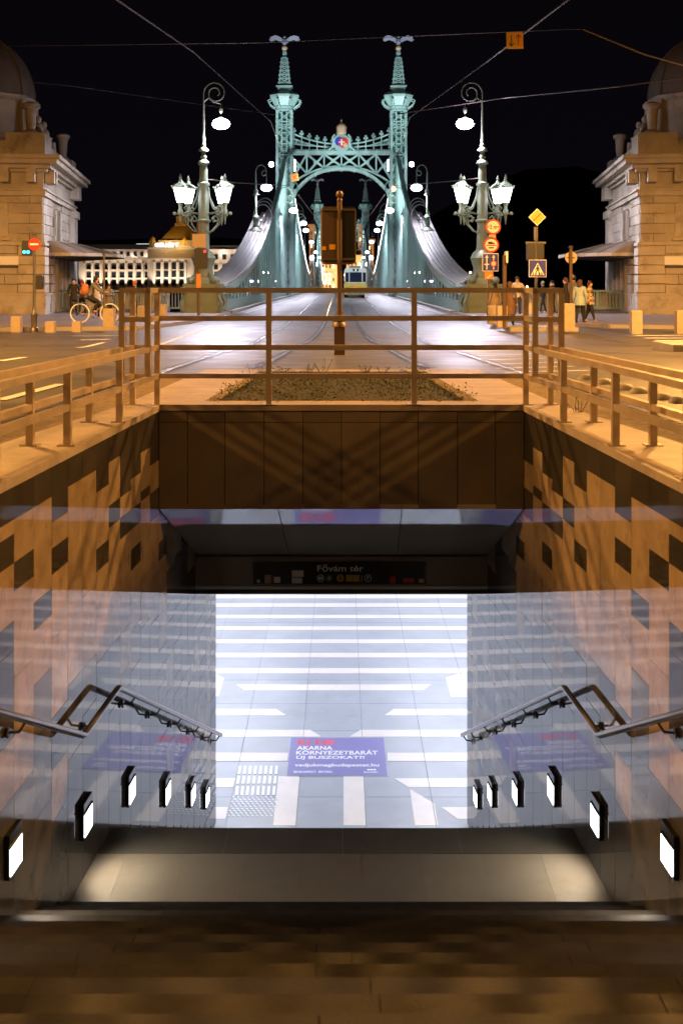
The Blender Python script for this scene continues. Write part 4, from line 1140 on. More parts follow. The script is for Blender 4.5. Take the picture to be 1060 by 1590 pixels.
MB().tube([(tx - .5, TY + 3, tz + 3.1), (tx - .1, TY + 4.5, tz + 4.2), (tx, TY + 3, tz + 5.0)], .04, 5).bar((tx - .7, TY + 3, tz + 5.0), (tx + .7, TY + 3, tz + 5.0), .06).build('pantograph', 'black', t)

# ================================================================== FLANKING STONE BUILDINGS
def stone_building(s):
    side = 'left' if s < 0 else 'right'
    ang = R(6.8)
    X0, Y0 = 14.15, 53.4; gz = G(Y0) + .12
    t = thing('domed_pavilion', 'domed stone customs pavilion on the %s of the square' % side, 'building', (s * X0, Y0, gz), 'domed pavilions flanking the bridge')
    ca, sa = math.cos(ang), math.sin(ang)
    def Wd(u, v, z): return Vector((s * (X0 + u * ca + v * sa), Y0 - u * sa * 0 + v * ca - u * sa, gz + z))
    def blk(name, mt, u0, u1, v0, v1, z0, z1, parent=t):
        c = Wd((u0 + u1) / 2, (v0 + v1) / 2, (z0 + z1) / 2)
        return piece(name, mt, c, (abs(u1 - u0), abs(v1 - v0), abs(z1 - z0)), (0, 0, -s * ang), parent)
    DV = 12.5; U = 11
    blk('wall', 'stone', .06, U, .06, DV, 0, 8.0)
    rn = random.Random(11)
    # ashlar blocks on front and side
    zc = .95; row = 0
    while zc < 5.6:
        h = .47; o_ = .55 if row % 2 else 0
        u = -.0 - o_ + 0
        x = 0.0
        while x < 6.2:
            L_ = 1.15 if not (x == 0 and row % 2) else .6
            pr = .03 if zc > 3.2 else .05
            if not (1.55 < x + L_ / 2 < 4.2 and 3.6 < zc < 5.3):
                blk('stone_block', 'stone', x + .012, x + L_ - .012, -pr + rn.uniform(0, .015), .1, zc + .012, zc + h - .012)
            x += L_
        y = 0.12
        while y < DV:
            L_ = 1.25 if not (y < .2 and row % 2) else .65
            y1 = min(y + L_, DV); vm = (y + y1) / 2
            hide = (3.4 < vm < 9.2 and zc < 3.0) or (3.6 < vm < 6.8 and 3.4 < zc < 5.4) or (vm > 9.6 and 0)
            if not hide: blk('stone_block', 'stone', -.03 + rn.uniform(0, .015), .1, y + .012, y1 - .012, zc + .012, zc + h - .012)
            y += L_
        zc += .48; row += 1
    blk('plinth', 'stone_trim', -.16, U, -.16, DV, 0, .9)
    blk('plinth_band', 'stone_trim', -.2, U, -.2, DV, .9, 1.0)
    # rusticated corner pier low down
    for k in range(5): blk('rusticated_block', 'stone_trim', -.12, 1.1, -.12, 1.3, 1.04 + k * .44, 1.04 + k * .44 + .38)
    blk('belt_course', 'stone_trim', -.12, U, -.12, DV, 3.28, 3.42)
    blk('architrave', 'stone_trim', -.14, U, -.14, DV, 5.62, 5.85)
    blk('architrave_lip', 'stone_trim', -.22, U, -.22, DV, 5.85, 5.93)
    blk('frieze', 'stone', -.04, U, -.04, DV, 5.93, 6.75)
    # cornice, stepping out
    for k, (z0, z1, pr) in enumerate(((6.75, 6.9, .22), (6.9, 7.1, .42), (7.1, 7.32, .75), (7.32, 7.5, .9))):
        blk('cornice_course', 'stone_trim', -pr, U, -pr, DV + pr * .6, z0, z1)
    for v in (.25, 1.1, 10.4, 11.6): blk('cornice_bracket', 'stone_trim', -.5, -.04, v, v + .4, 6.25, 6.9)
    for u in (.3, 1.5, 4.5): blk('cornice_bracket', 'stone_trim', u, u + .4, -.5, -.04, 6.25, 6.9)
    blk('parapet', 'stone_trim', 0, U, 0, DV, 7.5, 8.25)
    blk('parapet_pier', 'stone_trim', -.12, 1.7, -.12, 2.2, 7.5, 8.6); blk('parapet_pier', 'stone_trim', -.12, .9, 10.8, DV + .1, 7.5, 8.5)
    # end pilaster and side window
    blk('pilaster', 'stone_trim', -.22, .1, 10.9, DV + .05, 1.0, 5.6); blk('pilaster_capital', 'stone_trim', -.34, .1, 10.8, DV + .15, 5.2, 5.6)
    w_ = blk('window', 'window_dark', -.05, .12, 4.75, 5.65, 3.65, 5.25)
    blk('sill', 'stone_trim', -.16, .1, 3.6, 6.9, 3.42, 3.56)
    for a, b in ((3.75, 4.6), (5.8, 6.65)):
        blk('side_panel', 'stone_trim', -.06, .1, a, b, 3.7, 5.2); blk('panel_field', 'stone', -.09, .1, a + .18, b - .18, 3.9, 5.0)
    for a in (4.62, 5.66): blk('window_jamb', 'stone_trim', -.12, .1, a, a + .12, 3.6, 5.3)
    # front window recess with two dark holes
    blk('front_panel', 'stone_trim', 1.6, 4.1, -.03, .1, 3.7, 5.25)
    blk('front_sill', 'stone_trim', 1.45, 4.3, -.14, .1, 3.5, 3.62)
    for z in (4.0, 4.85):
        c = Wd(2.1, -.05, z); piece('wall_hole', 'window_dark', c, (.22, .05, .22), (0, 0, -s * ang), t)
    blk('notice_plate', 'sign_white', 1.1, 2.5, -.09, -.06, 2.35, 2.75); blk('notice_band', 'ink', 1.1, 2.5, -.09, -.06, 2.2, 2.32)
    # doorway under the canopy
    blk('doorway', 'door_green', -.06, .1, 3.5, 9.1, 0.02, 2.85)
    for v in (3.2, 4.9, 6.5, 8.2): blk('door_pilaster', 'stone_trim', -.28, .1, v, v + .5, 0.02, 2.9)
    # rough rustication near the door
    for k in range(6):
        blk('rusticated_block', 'stone_trim', -.2, .1, 1.5 + (k % 2) * .3, 3.0, .1 + k * .46, .1 + k * .46 + .4)
    # dome
    cu_, cv_ = 4.3, 6.3; c = Wd(cu_, cv_, 0)
    MB().lathe([(3.6, 8.0), (3.4, 8.4), (2.95, 8.9), (2.85, 9.2), (2.85, 10.85), (3.15, 11.0), (3.2, 11.15), (2.95, 11.25)], (c.x, c.y, gz), 8, rot=PI / 8).build('drum', 'stone_trim', t)
    dm = MB().lathe([(2.95 * math.cos(a), 11.2 + 3.3 * math.sin(a)) for a in [R(q) for q in range(0, 89, 8)]], (c.x, c.y, gz), 32).build('dome', 'copper', t, True)
    for k in range(8):
        a = PI / 8 + k * PI / 4
        MB().tube([(c.x + 2.97 * math.cos(e) * math.cos(a), c.y + 2.97 * math.cos(e) * math.sin(a), gz + 11.2 + 3.32 * math.sin(e)) for e in [R(q) for q in range(0, 89, 8)]], .09, 5).build('rib', 'copper', dm)
        MB().tube([(c.x + 3.5 * math.cos(a), c.y + 3.5 * math.sin(a), gz + 8.2), (c.x + 3.1 * math.cos(a), c.y + 3.1 * math.sin(a), gz + 9.2), (c.x + 3.0 * math.cos(a), c.y + 3.0 * math.sin(a), gz + 11)], [.3, .2, .16], 6).build('drum_pier', 'stone_trim', t)
    # urns and seated figures on the parapet
    for (u, v, z) in ((.5, 11.6, 8.5), (.7, 1.0, 8.6)):
        q = Wd(u, v, z); sc_ = 1.0 if v > 5 else 1.15
        MB().lathe([(.38 * sc_, 0), (.38 * sc_, .15), (.2, .3), (.24, .5), (.26, 1.0), (.3, 1.25), (.4 * sc_, 1.35), (.4 * sc_, 1.5), (.2, 1.6)], q, 12).build('urn', 'stone_trim', t, True)
    for (u, v) in ((.7, 3.4), (.7, 5.4)):
        q = Wd(u, v, 8.2)
        m = MB().ball((q.x, q.y, q.z + .45), .45, 10, sz=1.1).ball((q.x, q.y, q.z + 1.0), .3, 10, sz=1.2).ball((q.x, q.y, q.z + 1.5), .17, 8, sz=1.25)
        m.tube([(q.x - s * .1, q.y, q.z + .5), (q.x - s * .5, q.y - .1, q.z + .5), (q.x - s * .55, q.y - .1, q.z)], [.2, .16, .12], 6)
        m.tube([(q.x, q.y - .3, q.z + 1.15), (q.x - s * .3, q.y - .45, q.z + .8), (q.x - s * .5, q.y - .3, q.z + .75)], [.12, .09, .07], 6)
        m.build('seated_figure', 'stone_trim', t, True)
    # canopy over the entrance
    m = MB(); n = 14; top = []; 
    for i in range(n + 1):
        a = PI * i / n; v = 5.9 - 4.6 * math.cos(a); r_ = 3.3 * math.sin(a) ** .75
        top.append((v, r_))
    ridge = [Wd(-.1, v, 3.55) for v, r_ in top]; edge = [Wd(-r_ - .05, v, 2.95) for v, r_ in top]; mid = [Wd(-r_ * .35, v, 3.5) for v, r_ in top]
    v = ridge + mid + edge + [p - Vector((0, 0, .12)) for p in edge] + [p - Vector((0, 0, .4)) for p in ridge]
    N_ = n + 1; f = []
    for a in range(4):
        for i in range(n): f.append((a * N_ + i, a * N_ + i + 1, (a + 1) * N_ + i + 1, (a + 1) * N_ + i))
    m.add(v, f); cn = m.build('canopy', 'copper', t)
    for i in range(2, n - 1, 2):
        MB().tube([mid[i], edge[i]], .035, 4).build('canopy_rib', 'pole_grey', cn)
        MB().tube([Wd(-.1, top[i][0], 2.7), edge[i] - Vector((0, 0, .12))], .03, 4).build('canopy_strut', 'pole_grey', cn)
    m = MB()
    for a, b in zip(edge, edge[1:]): m.bar(a - Vector((0, 0, .06)), b - Vector((0, 0, .06)), .07, .16)
    m.build('canopy_rim', 'stone_trim', cn)
    return t
stone_building(-1); stone_building(1)

# ================================================================== RIVERSIDE RAILINGS
for s, lab in ((-1, 'green iron quay railing left of the bridge'), (1, 'green iron quay railing right of the bridge')):
    t = thing('quay_railing', lab, 'railing', (s * 14, 58.3, G(58) + .12))
    gz = G(58) + .12; x0, x1 = 8.1, 17
    MB().bar((s * x0, 58.3, gz + 1.08), (s * x1, 58.3, gz + 1.08), .12, .1).build('top_rail', 'teal', t)
    MB().bar((s * x0, 58.3, gz + .2), (s * x1, 58.3, gz + .2), .08, .08).build('bottom_rail', 'teal', t)
    i = 0; x = x0
    while x < x1:
        piece('baluster', 'teal', (s * x, 58.3, gz + .6), (.05 if i % 8 else .14, .06, .9), (0, 0, 0), t); x += .16; i += 1
for s, lab in ((-1, 'low stone quay parapet beyond the left pavement'), (1, 'low stone quay parapet beyond the right pavement')):
    t = thing('stone_parapet', lab, 'parapet', (s * 14, 70, G(58)))
    gz = G(58)
    for k in range(7):
        MB().span(s * (9.0 + k * 1.6), s * (10.58 + k * 1.6), 58.8, 59.1, gz, gz + .95).build('stone', 'stone_trim', t)
    MB().span(s * 9, s * 20, 58.7, 59.2, gz + .95, gz + 1.08).build('cap', 'stone_trim', t)

# ================================================================== FAR BANK
struct(MB().prism([(-600, 780), (-420, 640), (-150, 600), (-60, 560), (-10, 700), (-10, 1100), (-600, 1100)], -3, 24).build('far_left_hill', 'hill'))
hm = MB()
prof = [(-20, 0), (20, 18), (60, 46), (95, 66), (118, 74), (150, 76), (190, 66), (240, 50), (330, 30), (520, 18), (700, 0)]
for i in range(len(prof) - 1):
    (a, za), (b, zb) = prof[i], prof[i + 1]
    hm.add([(a, 560, -2), (b, 560, -2), (b, 720, zb), (a, 720, za), (a, 900, za * .8), (b, 900, zb * .8)], [(0, 1, 2, 3), (3, 2, 5, 4)])
struct(hm.build('hill', 'hill'))
HD = 430.
t = thing('hill_cross', 'white floodlit stone cross standing on the dark hill', 'monument', P(792, 358, 700))
def q700(px, py): return P(px, py, 700)
a = q700(791, 358); b = q700(794, 335)
MB().span(a.x, a.x + .9, 699, 700, a.z, b.z).span(q700(787, 0).x, q700(797, 0).x, 699, 700, q700(0, 344).z, q700(0, 341.5).z).build('cross', 'lum_sign_cross', t)  # cross glows by its own material in place of floodlights
MB().span(a.x - 2, a.x + 2.6, 698, 701, a.z - 3, a.z).build('plinth', 'stone_trim', t)
for i, (px, py, lab) in enumerate(((782, 359, 'small white lamp glowing left of the hill cross'), (730, 423, 'warm lamp on the far bank above the right chord cover'), (817, 338, 'orange lamp high on the hill right of the cross'), (818, 445, 'warm lamp on the far bank behind the pedestrians'))):
    p = P(px, py, 660 if py < 400 else 360)
    t = thing('distant_lamp', lab, 'street lamp', (p.x, p.y, p.z - 5))
    MB().tube([(p.x, p.y, p.z - 9), (p.x, p.y, p.z)], .15, 6).build('post', 'black', t); MB().ball(p, .7 if py < 400 else .45, 8).build('lamp_globe', 'lum_cool' if i == 0 else 'lum_warm', t)

def hotel():
    D = HD; k = D / F
    t = thing('grand_hotel', 'floodlit grand hotel with golden domed roof across the river', 'building', (-70, D, -1))
    X = lambda px: (px - 530) * k; Z = lambda py: EYE - (py - 440) * k
    MB().span(X(120), X(255), D + 2, D + 20, -2, Z(403)).build('wall', 'hotel_wall', t); MB().span(X(120), X(255), D + 1.2, D + 20, Z(403), Z(399)).build('cornice', 'hotel_wall', t)
    MB().span(X(120), X(250), D + 6, D + 20, Z(399), Z(386)).build('attic', 'hotel_wall', t)
    MB().prism([(X(118), D + 5), (X(252), D + 5), (X(252), D + 25), (X(118), D + 25)], Z(386), Z(378)).build('roof', 'hotel_roof', t)
    MB().span(X(231), X(303), D - 3, D + 20, -2, Z(384)).build('central_block', 'hotel_wall', t)
    MB().span(X(229), X(306), D - 3.8, D + 20, Z(403), Z(401)).build('cornice', 'hotel_wall', t)
    MB().span(X(240), X(300), D - 3.3, D + 12, Z(384), Z(381)).build('cornice', 'hotel_wall', t)
    MB().span(X(303), X(420), D + 4, D + 22, -2, Z(386)).build('right_wing', 'hotel_wall', t); MB().span(X(303), X(420), D + 5, D + 22, Z(386), Z(380)).build('roof', 'hotel_roof', t)
    # arcade columns with windows behind
    for px in list(range(128, 232, 13)):
        MB().span(X(px), X(px + 3), D + 1, D + 2, -1, Z(408)).build('column', 'hotel_wall', t)
        for z0, z1 in ((418, 410), (431, 422), (443, 434)):
            MB().span(X(px + 4.5), X(px + 11.5), D + 1.8, D + 2.1, Z(z0), Z(z1)).build('window', 'window_dark', t)
            MB().span(X(px + 4), X(px + 12), D + 1.3, D + 1.9, Z(z0 + 1.8), Z(z0)).build('balcony', 'hotel_wall', t)
    for px in (240, 252, 264, 276, 288):
        MB().span(X(px), X(px + 3.4), D - 4, D - 3, -1, Z(407)).build('column', 'hotel_wall', t)
        if px < 288:
            for z0, z1 in ((418, 408), (430, 421), (443, 434)): MB().span(X(px + 4.5), X(px + 11), D - 3.2, D - 2.9, Z(z0), Z(z1)).build('window', 'window_dark', t)
    for px in (313, 326, 339, 352, 365):
        MB().span(X(px), X(px + 3), D + 3, D + 4, -1, Z(410)).build('column', 'hotel_wall', t)
        for z0, z1 in ((402, 394), (418, 410), (430, 422)): MB().span(X(px + 4.5), X(px + 10.5), D + 3.8, D + 4.1, Z(z0), Z(z1)).build('window', 'window_dark', t)
    for px in range(135, 245, 11): MB().span(X(px + 2), X(px + 7), D + 5.8, D + 6.1, Z(397), Z(390)).build('attic_window', 'window_dark', t)
    # golden roof and lantern
    a = [(X(251), Z(372)), (X(303), Z(372)), (X(286), Z(350)), (X(268), Z(350))]
    m = MB(); z0, z1 = Z(373), Z(350); x0, x1 = X(249), X(305); u0, u1 = X(267), X(290)
    m.add([(x0, D - 1, z0), (x1, D - 1, z0), (x1, D + 13, z0), (x0, D + 13, z0), (u0, D + 4, z1), (u1, D + 4, z1), (u1, D + 8, z1), (u0, D + 8, z1)], [(0, 1, 5, 4), (1, 2, 6, 5), (2, 3, 7, 6), (3, 0, 4, 7), (4, 5, 6, 7)])
    m.build('golden_roof', 'hotel_dome', t)
    MB().span(X(269), X(287), D + 4, D + 8, z1, Z(345)).build('lantern_base', 'hotel_dome', t)
    MB().span(X(271), X(284), D + 4.5, D + 7.5, Z(345), Z(334)).build('roof_lantern', 'hotel_dome', t)
    MB().lathe([(1.6, 0), (1.2, 1.2), (.3, 2.2)], (X(277), D + 6, Z(334)), 8).build('lantern_cap', 'hotel_dome', t)
    MB().span(X(247), X(305), D - 2.5, D + 12, Z(381), Z(373)).build('roof_base', 'hotel_wall', t)
    for px in (238, 288): MB().lathe([(1.3, 0), (1.4, 2.0), (.9, 3.4), (.2, 4.2)], (X(px), D - 1.5, Z(384)), 8).build('turret', 'hotel_dome', t, True)
    text('GELLÉRT', (X(243), X(280), Z(383.5), Z(376)), D - 4.2, 'lum_sign_cross', t, 'xz', .06, name='roof_lettering')
    MB().span(X(194), X(228), D + 24, D + 25, Z(376), Z(374.6)).build('roof_light_strip', 'lum_sign_cross', t)
    cols = [(px, D - .5) for px in range(129, 232, 13)] + [(px, D - 5.5) for px in (241, 253, 265, 277, 289)] + [(px, D + 1.5) for px in (314, 327, 340, 353)]
    for px, y in cols:
        l = lamp_light('SPOT', (X(px + 1.5), y - 1.0, -.9), 7000, (1, .86, .72), .15, name='uplight', spot_size=R(78), spot_blend=.9); l.rotation_euler = Vector((0, .30, 1)).to_track_quat('-Z', 'Y').to_euler()
        l.parent = t; l.location = l.location - OFF[t.name]
    for px in range(140, 245, 21):
        l = lamp_light('POINT', (X(px), D + 4.6, Z(397.5)), 380, (1, .85, .8), .3, name='uplight', parent=t)
    for px in (318, 345, 370): lamp_light('POINT', (X(px), D + 2.2, Z(392)), 600, (1, .85, .8), .3, name='uplight', parent=t)
    for px in (262, 284): lamp_light('POINT', (X(px), D - 6, Z(378)), 900, (1, .62, .15), .3, name='uplight', parent=t)
    lamp_light('POINT', (X(250), D - 9, Z(395)), 350, (1, .8, .6), .3, name='uplight', parent=t)
hotel()
def far_house(name, lab, px0, px1, pyt, D, dome=False, pow_=5000, col=SODIUM):
    k = D / F; X = lambda px: (px - 530) * k; Z = lambda py: EYE - (py - 440) * k
    t = thing(name, lab, 'building', (X((px0 + px1) / 2), D, -1))
    MB().span(X(px0), X(px1), D, D + 20, -1.5, Z(pyt)).build('wall', 'far_stone', t)
    MB().span(X(px0) - .5, X(px1) + .5, D - .5, D + 20, Z(pyt), Z(pyt) + 1).build('cornice', 'far_stone', t)
    y = pyt + 7
    while y < 445:
        x = px0 + 2
        while x < px1 - 3: MB().span(X(x), X(x + 2.4), D - .1, D + .3, Z(y + 5), Z(y)).build('window', 'window_dark' if (int(x * 7 + y) % 3) else 'lum_warm', t); x += 5.5
        y += 10
    if dome: MB().lathe([((X(px1) - X(px0)) * .5 * math.cos(R(q)), (X(px1) - X(px0)) * .75 * math.sin(R(q))) for q in range(0, 89, 11)], ((X(px0) + X(px1)) / 2, D + 8, Z(pyt) + 1), 12).build('dome', 'far_stone', t, True)
    l = lamp_light('POINT', ((X(px0) + X(px1)) / 2, D - 14, 4), pow_, col, .5, parent=t)
far_house('church_tower', 'orange lit round church tower left of the signal', 480, 492, 352, 400, True, 7000, (1, .4, .15))
far_house('far_house', 'orange lit house behind the right far spire', 556, 566, 352, 401, True, 6000, (1, .45, .12))
far_house('far_house', 'low amber lit house at the far end of the bridge, left of the signal post', 498, 524, 404, 392, False, 14000, (1, .62, .3))
far_house('far_house', 'amber lit house behind the tram', 538, 560, 400, 396, False, 10000, (1, .62, .3))
far_house('far_house', 'brown house right of the far right tower', 570, 580, 375, 405, False, 6000, (1, .45, .15))
for i, (px, py, c) in enumerate(((506, 426, 'lum_warm'), (511, 440, 'lum_warm'), (504, 439, 'lum_bridge'), (502, 417, 'lum_bridge'), (497, 404, 'lum_bridge'), (494, 430, 'lum_warm'), (568, 404, 'lum_bridge'), (574, 412, 'lum_bridge'))):
    p = P(px, py, 380); t = thing('far_street_lamp', '%s little street lamp at the far end of the bridge, counted from the left' % ORD[[4, 5][0] if 0 else sorted([506, 511, 504, 502, 497, 494, 568, 574]).index(px)], 'street lamp', (p.x, p.y, -1), 'little street lamps at the far end')
    if 'nearest' in t['label']: t['label'] = 'leftmost little street lamp at the far end of the bridge'
    MB().tube([(p.x, p.y, -1), p], .1, 5).build('post', 'pole_grey', t); MB().ball(p, .42, 8).build('lamp_globe', c, t)
# globe lamps flanking the roadway on the bridge
gl = [(484, 400, 250), (490, 410, 280), (487, 433, 300)]
for s in (-1, 1):
    for i, (px, py, d) in enumerate(gl):
        p = P(px, py, d); p.x *= -s * -1 * -1 if False else (1 if s < 0 else -1)
        t = thing('globe_lamp', '%s white globe lamp beside the %s truss towards the far portal' % (['upper', 'middle', 'lowest'][i], 'left' if s < 0 else 'right'), 'street lamp', (p.x, p.y, G(d)), 'white globe lamps near the far portal')
        MB().tube([(p.x, p.y, G(d)), (p.x, p.y, p.z + 1)], .08, 6).build('post', 'lamp_green', t); MB().ball(p, .5 if i < 2 else .75, 10).build('lamp_globe', 'lum_lantern', t, True)

# ================================================================== STREET FURNITURE
def bollard(px, base, top, wpx, label, dep=None):
    p = gp(px, base, .0); gz = p.z; d = p.y; h = (base - top) * d / F; wd = wpx * d / F
    if d > 38.4 : gz += .12; d2 = (EYE - gz) * F / (base - 440); p = Vector(((px - 530) * d2 / F, d2, gz)); d = d2
    t = MB(); b_ = .015
    x0, x1, y0, y1 = p.x - wd / 2, p.x + wd / 2, p.y, p.y + wd
    t.add([(x0, y0, gz), (x1, y0, gz), (x1, y1, gz), (x0, y1, gz), (x0, y0, gz + h - b_), (x1, y0, gz + h - b_), (x1, y1, gz + h - b_), (x0, y1, gz + h - b_),
           (x0 + b_, y0 + b_, gz + h), (x1 - b_, y0 + b_, gz + h), (x1 - b_, y1 - b_, gz + h), (x0 + b_, y1 - b_, gz + h)],
          [(0, 1, 5, 4), (1, 2, 6, 5), (2, 3, 7, 6), (3, 0, 4, 7), (4, 5, 9, 8), (5, 6, 10, 9), (6, 7, 11, 10), (7, 4, 8, 11), (8, 9, 10, 11)])
    o = t.build('bollard', 'bollard'); tag(o, label, 'bollard', 'stone bollards around the square')
for a in ((24, 515.5, 491, 15, 'square stone bollard at the far left, in front of the pavilion front'),
          (77, 516, 499, 14, 'low stone bollard just right of the no entry sign post'),
          (118, 515.5, 499, 13, 'low stone bollard below the front of the bicycle'),
          (168, 513, 479, 17, 'tall stone bollard hiding the middle of the bicycle'),
          (220, 495, 476, 13, 'left stone bollard seen through the left fence corner'),
          (250, 495, 474, 14, 'right stone bollard seen through the left fence corner'),
          (764, 503, 476, 11, 'darker stone bollard behind the lane sign post'),
          (780, 508, 477, 14, 'lighter stone bollard right of the lane sign post'),
          (883, 512, 474, 17, 'wide stone bollard beside the round sign post'),
          (989, 518, 482, 16, 'stone bollard in front of the right pavilion corner'),
          (1059, 518, 482, 16, 'stone bollard cut by the right edge of the photo')):
    bollard(*a)
for i, (px, py) in enumerate(((911, 589), (938, 596), (971, 605), (992, 610), (1029, 620), (1052, 625))):
    p = gp(px, py); w_ = 15 * p.y / F
    o = MB().lathe([(w_ * 1.0, 0), (w_ * .95, .02), (w_ * .6, .05), (w_ * .2, .06)], (p.x, p.y, p.z), 12).build('lane_hump', 'kerb', None, True)
    tag(o, '%s rounded concrete lane hump right of the tram rail, from the fence corner' % ['first', 'second', 'third', 'fourth', 'fifth', 'sixth'][i], 'lane divider', 'concrete lane humps beside the rail')
# low traffic islands
p = gp(790, 514); q = gp(905, 516)
isl = MB().span(p.x, q.x, p.y - .3, p.y + 1.5, G(p.y) - .1, G(p.y) + .14).build('traffic_island', 'kerb'); struct(isl)
p = gp(1045, 546); struct(MB().span(p.x, p.x + 6, p.y, p.y + 1.6, G(p.y) - .1, G(p.y) + .14).build('traffic_island', 'kerb'))

def basepole(px, base, d=None, raised=True):
    p = gp(px, base)
    if raised: gz = p.z + .12; d2 = (EYE - gz) * F / (base - 440); p = Vector(((px - 530) * d2 / F, d2, gz))
    return p
def round_sign(t, x, y, z, r, outer_m, inner_m=None, name='sign_disc', back=False):
    o = disc(MB(), x, z, r, y - .03, y - .01, 28).build(name, outer_m, t)
    if inner_m: disc(MB(), x, z, r * .78, y - .036, y - .031, 28).build('sign_face', inner_m, o)
    return o
# left: no entry + pedestrian signals
p = basepole(53, 515, raised=False); d = p.y; kx = d / F
X = lambda px: (px - 530) * kx; Z = lambda py: EYE - (py - 440) * kx
t = thing('no_entry_sign', 'red no entry sign with traffic lights on an ornate post, left pavement', 'sign', p)
MB().tube([(p.x, d, p.z), (p.x, d, Z(365))], .045, 10).build('pole', 'pole_grey', t, True)
MB().lathe([(.15, 0), (.14, .12), (.1, .16), (.1, .5), (.13, .56), (.06, .66), (.05, .8)], (p.x, d, p.z), 14).build('pole_foot', 'pole_grey', t, True)
MB().ball((p.x, d, Z(363)), .07, 8).build('finial', 'pole_grey', t, True)
o = round_sign(t, X(54.5), d - .07, Z(379), .20, 'sign_red'); MB().span(X(54.5) - .14, X(54.5) + .14, d - .115, d - .105, Z(379) - .03, Z(379) + .03).build('white_bar', 'sign_white', o)
hd_ = rbox(MB(), X(34), X(48), d - .02, d + .2, Z(396), Z(373), .03).build('signal_head', 'black', t)
for px in (38, 44): disc(MB(), X(px), Z(391), .055, d - .04, d - .025, 12).build('signal_lamp', 'lum_cyan', hd_)
rbox(MB(), X(56), X(66), d - .02, d + .18, Z(449), Z(427), .03).build('pedestrian_signal', 'black', t)
# bridge head left: signal + back of sign
p = basepole(313, 490); d = p.y; kx = d / F
t = thing('traffic_signal', 'dark traffic light post with a blank board, in front of the left candelabra', 'traffic light', p)
MB().tube([(X(308), d, p.z), (X(308), d, Z(345))], .07, 8).build('pole', 'pole_brown', t, True)
MB().span(X(299), X(320), d - .12, d - .08, Z(384), Z(363)).build('board', 'sign_back', t)
rbox(MB(), X(302), X(322), d - .1, d + .25, Z(417), Z(385), .08).build('signal_head', 'black', t)
disc(MB(), X(318.5), Z(390), .07, d - .14, d - .11, 12).build('red_lamp', 'lum_red', t)
MB().span(X(305), X(312), d - .1, d - .05, Z(450), Z(425)).build('orange_sticker', 'sign_orange', t)
# right cluster
p = basepole(757, 496); d = p.y; kx = d / F
t = thing('lane_sign_post', 'post with round 2 m, lorry and blue lane signs before the right candelabra', 'sign', p)
xs0 = X(763); MB().tube([(X(757), d, p.z), (X(757), d, Z(430)), (X(765), d, Z(420)), (X(765), d, Z(340))], .045, 8).build('pole', 'pole_grey', t, True)
o = round_sign(t, X(765), d - .06, Z(352), .31, 'sign_red', 'sign_white'); text('2 m', (X(759.5), X(770.5), Z(355.5), Z(348.5)), d - .1, 'ink', o, 'xz', .02)
for q in (-1, 1): MB().vprism([(X(765) + q * .13 - .0, Z(352)), (X(765) + q * .22, Z(352) + .04), (X(765) + q * .22, Z(352) - .04)], d - .105, d - .1).build('arrow', 'ink', o)
MB().span(X(758), X(769), d - .09, d - .06, Z(370), Z(364)).build('plate', 'sign_back', t)
o = round_sign(t, X(762), d - .06, Z(380), .31, 'sign_red', 'sign_white')
MB().span(X(757), X(764), d - .105, d - .1, Z(379), Z(375)).span(X(764.3), X(767), d - .105, d - .1, Z(379), Z(376.5)).build('lorry_symbol', 'ink', o); MB().span(X(757.5), X(766), d - .105, d - .1, Z(385.5), Z(383.5)).build('plate_text', 'ink', o)
MB().span(X(754), X(770), d - .108, d - .106, Z(381.6), Z(380)).build('red_bar', 'sign_red', o)
o = MB().span(X(748), X(773), d - .09, d - .06, Z(421), Z(393)).build('lane_board', 'sign_white', t); MB().span(X(749), X(772), d - .1, d - .092, Z(420), Z(394)).build('blue_field', 'sign_blue', o)
for px in (755, 765.5):
    MB().vprism([(X(px - 2.6), Z(400)), (X(px + 2.6), Z(400)), (X(px), Z(395.5))], d - .11, d - .105).build('arrow', 'sign_white', o); MB().span(X(px - .8), X(px + .8), d - .11, d - .105, Z(418), Z(400)).build('arrow_shaft', 'sign_white', o)
MB().span(X(751), X(758.5), d - .115, d - .111, Z(411), Z(409.3)).build('branch', 'sign_white', o)
disc(MB(), X(765.5), Z(409), .13, d - .118, d - .113, 16).build('round_symbol', 'sign_red', o); disc(MB(), X(765.5), Z(409), .09, d - .122, d - .119, 16).build('round_field', 'sign_white', o)
MB().span(X(752), X(765), d - .09, d - .06, Z(433), Z(422)).build('yellow_plate', 'sign_orange', t); MB().vprism([(X(755), Z(431)), (X(762), Z(425)), (X(762), Z(427.5)), (X(756.5), Z(432))], d - .1, d - .095).build('arrow', 'sign_white', t)
# priority diamond + pedestrian crossing on signal post
p = basepole(831, 508, raised=False); d = p.y; kx = d / F
t = thing('crossing_sign_post', 'traffic light post with yellow priority diamond above a blue pedestrian crossing sign', 'sign', p)
MB().tube([(X(832), d, p.z), (X(832), d, Z(352))], .06, 8).build('pole', 'pole_grey', t, True); MB().box(X(832), d, p.z + .03, .5, .5, .05).build('foot_plate', 'pole_grey', t)
r_ = 13.5 * kx
o = MB().vprism([(X(833) - r_, Z(337)), (X(833), Z(337) - r_), (X(833) + r_, Z(337)), (X(833), Z(337) + r_)], d - .1, d - .07).build('diamond', 'sign_white', t)
r2 = r_ * .88; MB().vprism([(X(833) - r2, Z(337)), (X(833), Z(337) - r2), (X(833) + r2, Z(337)), (X(833), Z(337) + r2)], d - .106, d - .101).build('yellow_field', 'sign_yellow', o)
MB().bar((X(833) - r2 * .5, d - .109, Z(337) - r2 * .5), (X(833) + r2 * .5, d - .109, Z(337) + r2 * .5), .004, .03).build('cancel_bar', 'ink', o)
MB().span(X(829), X(834), d - .05, d + .1, Z(372), Z(352)).build('small_signal', 'pole_grey', t)
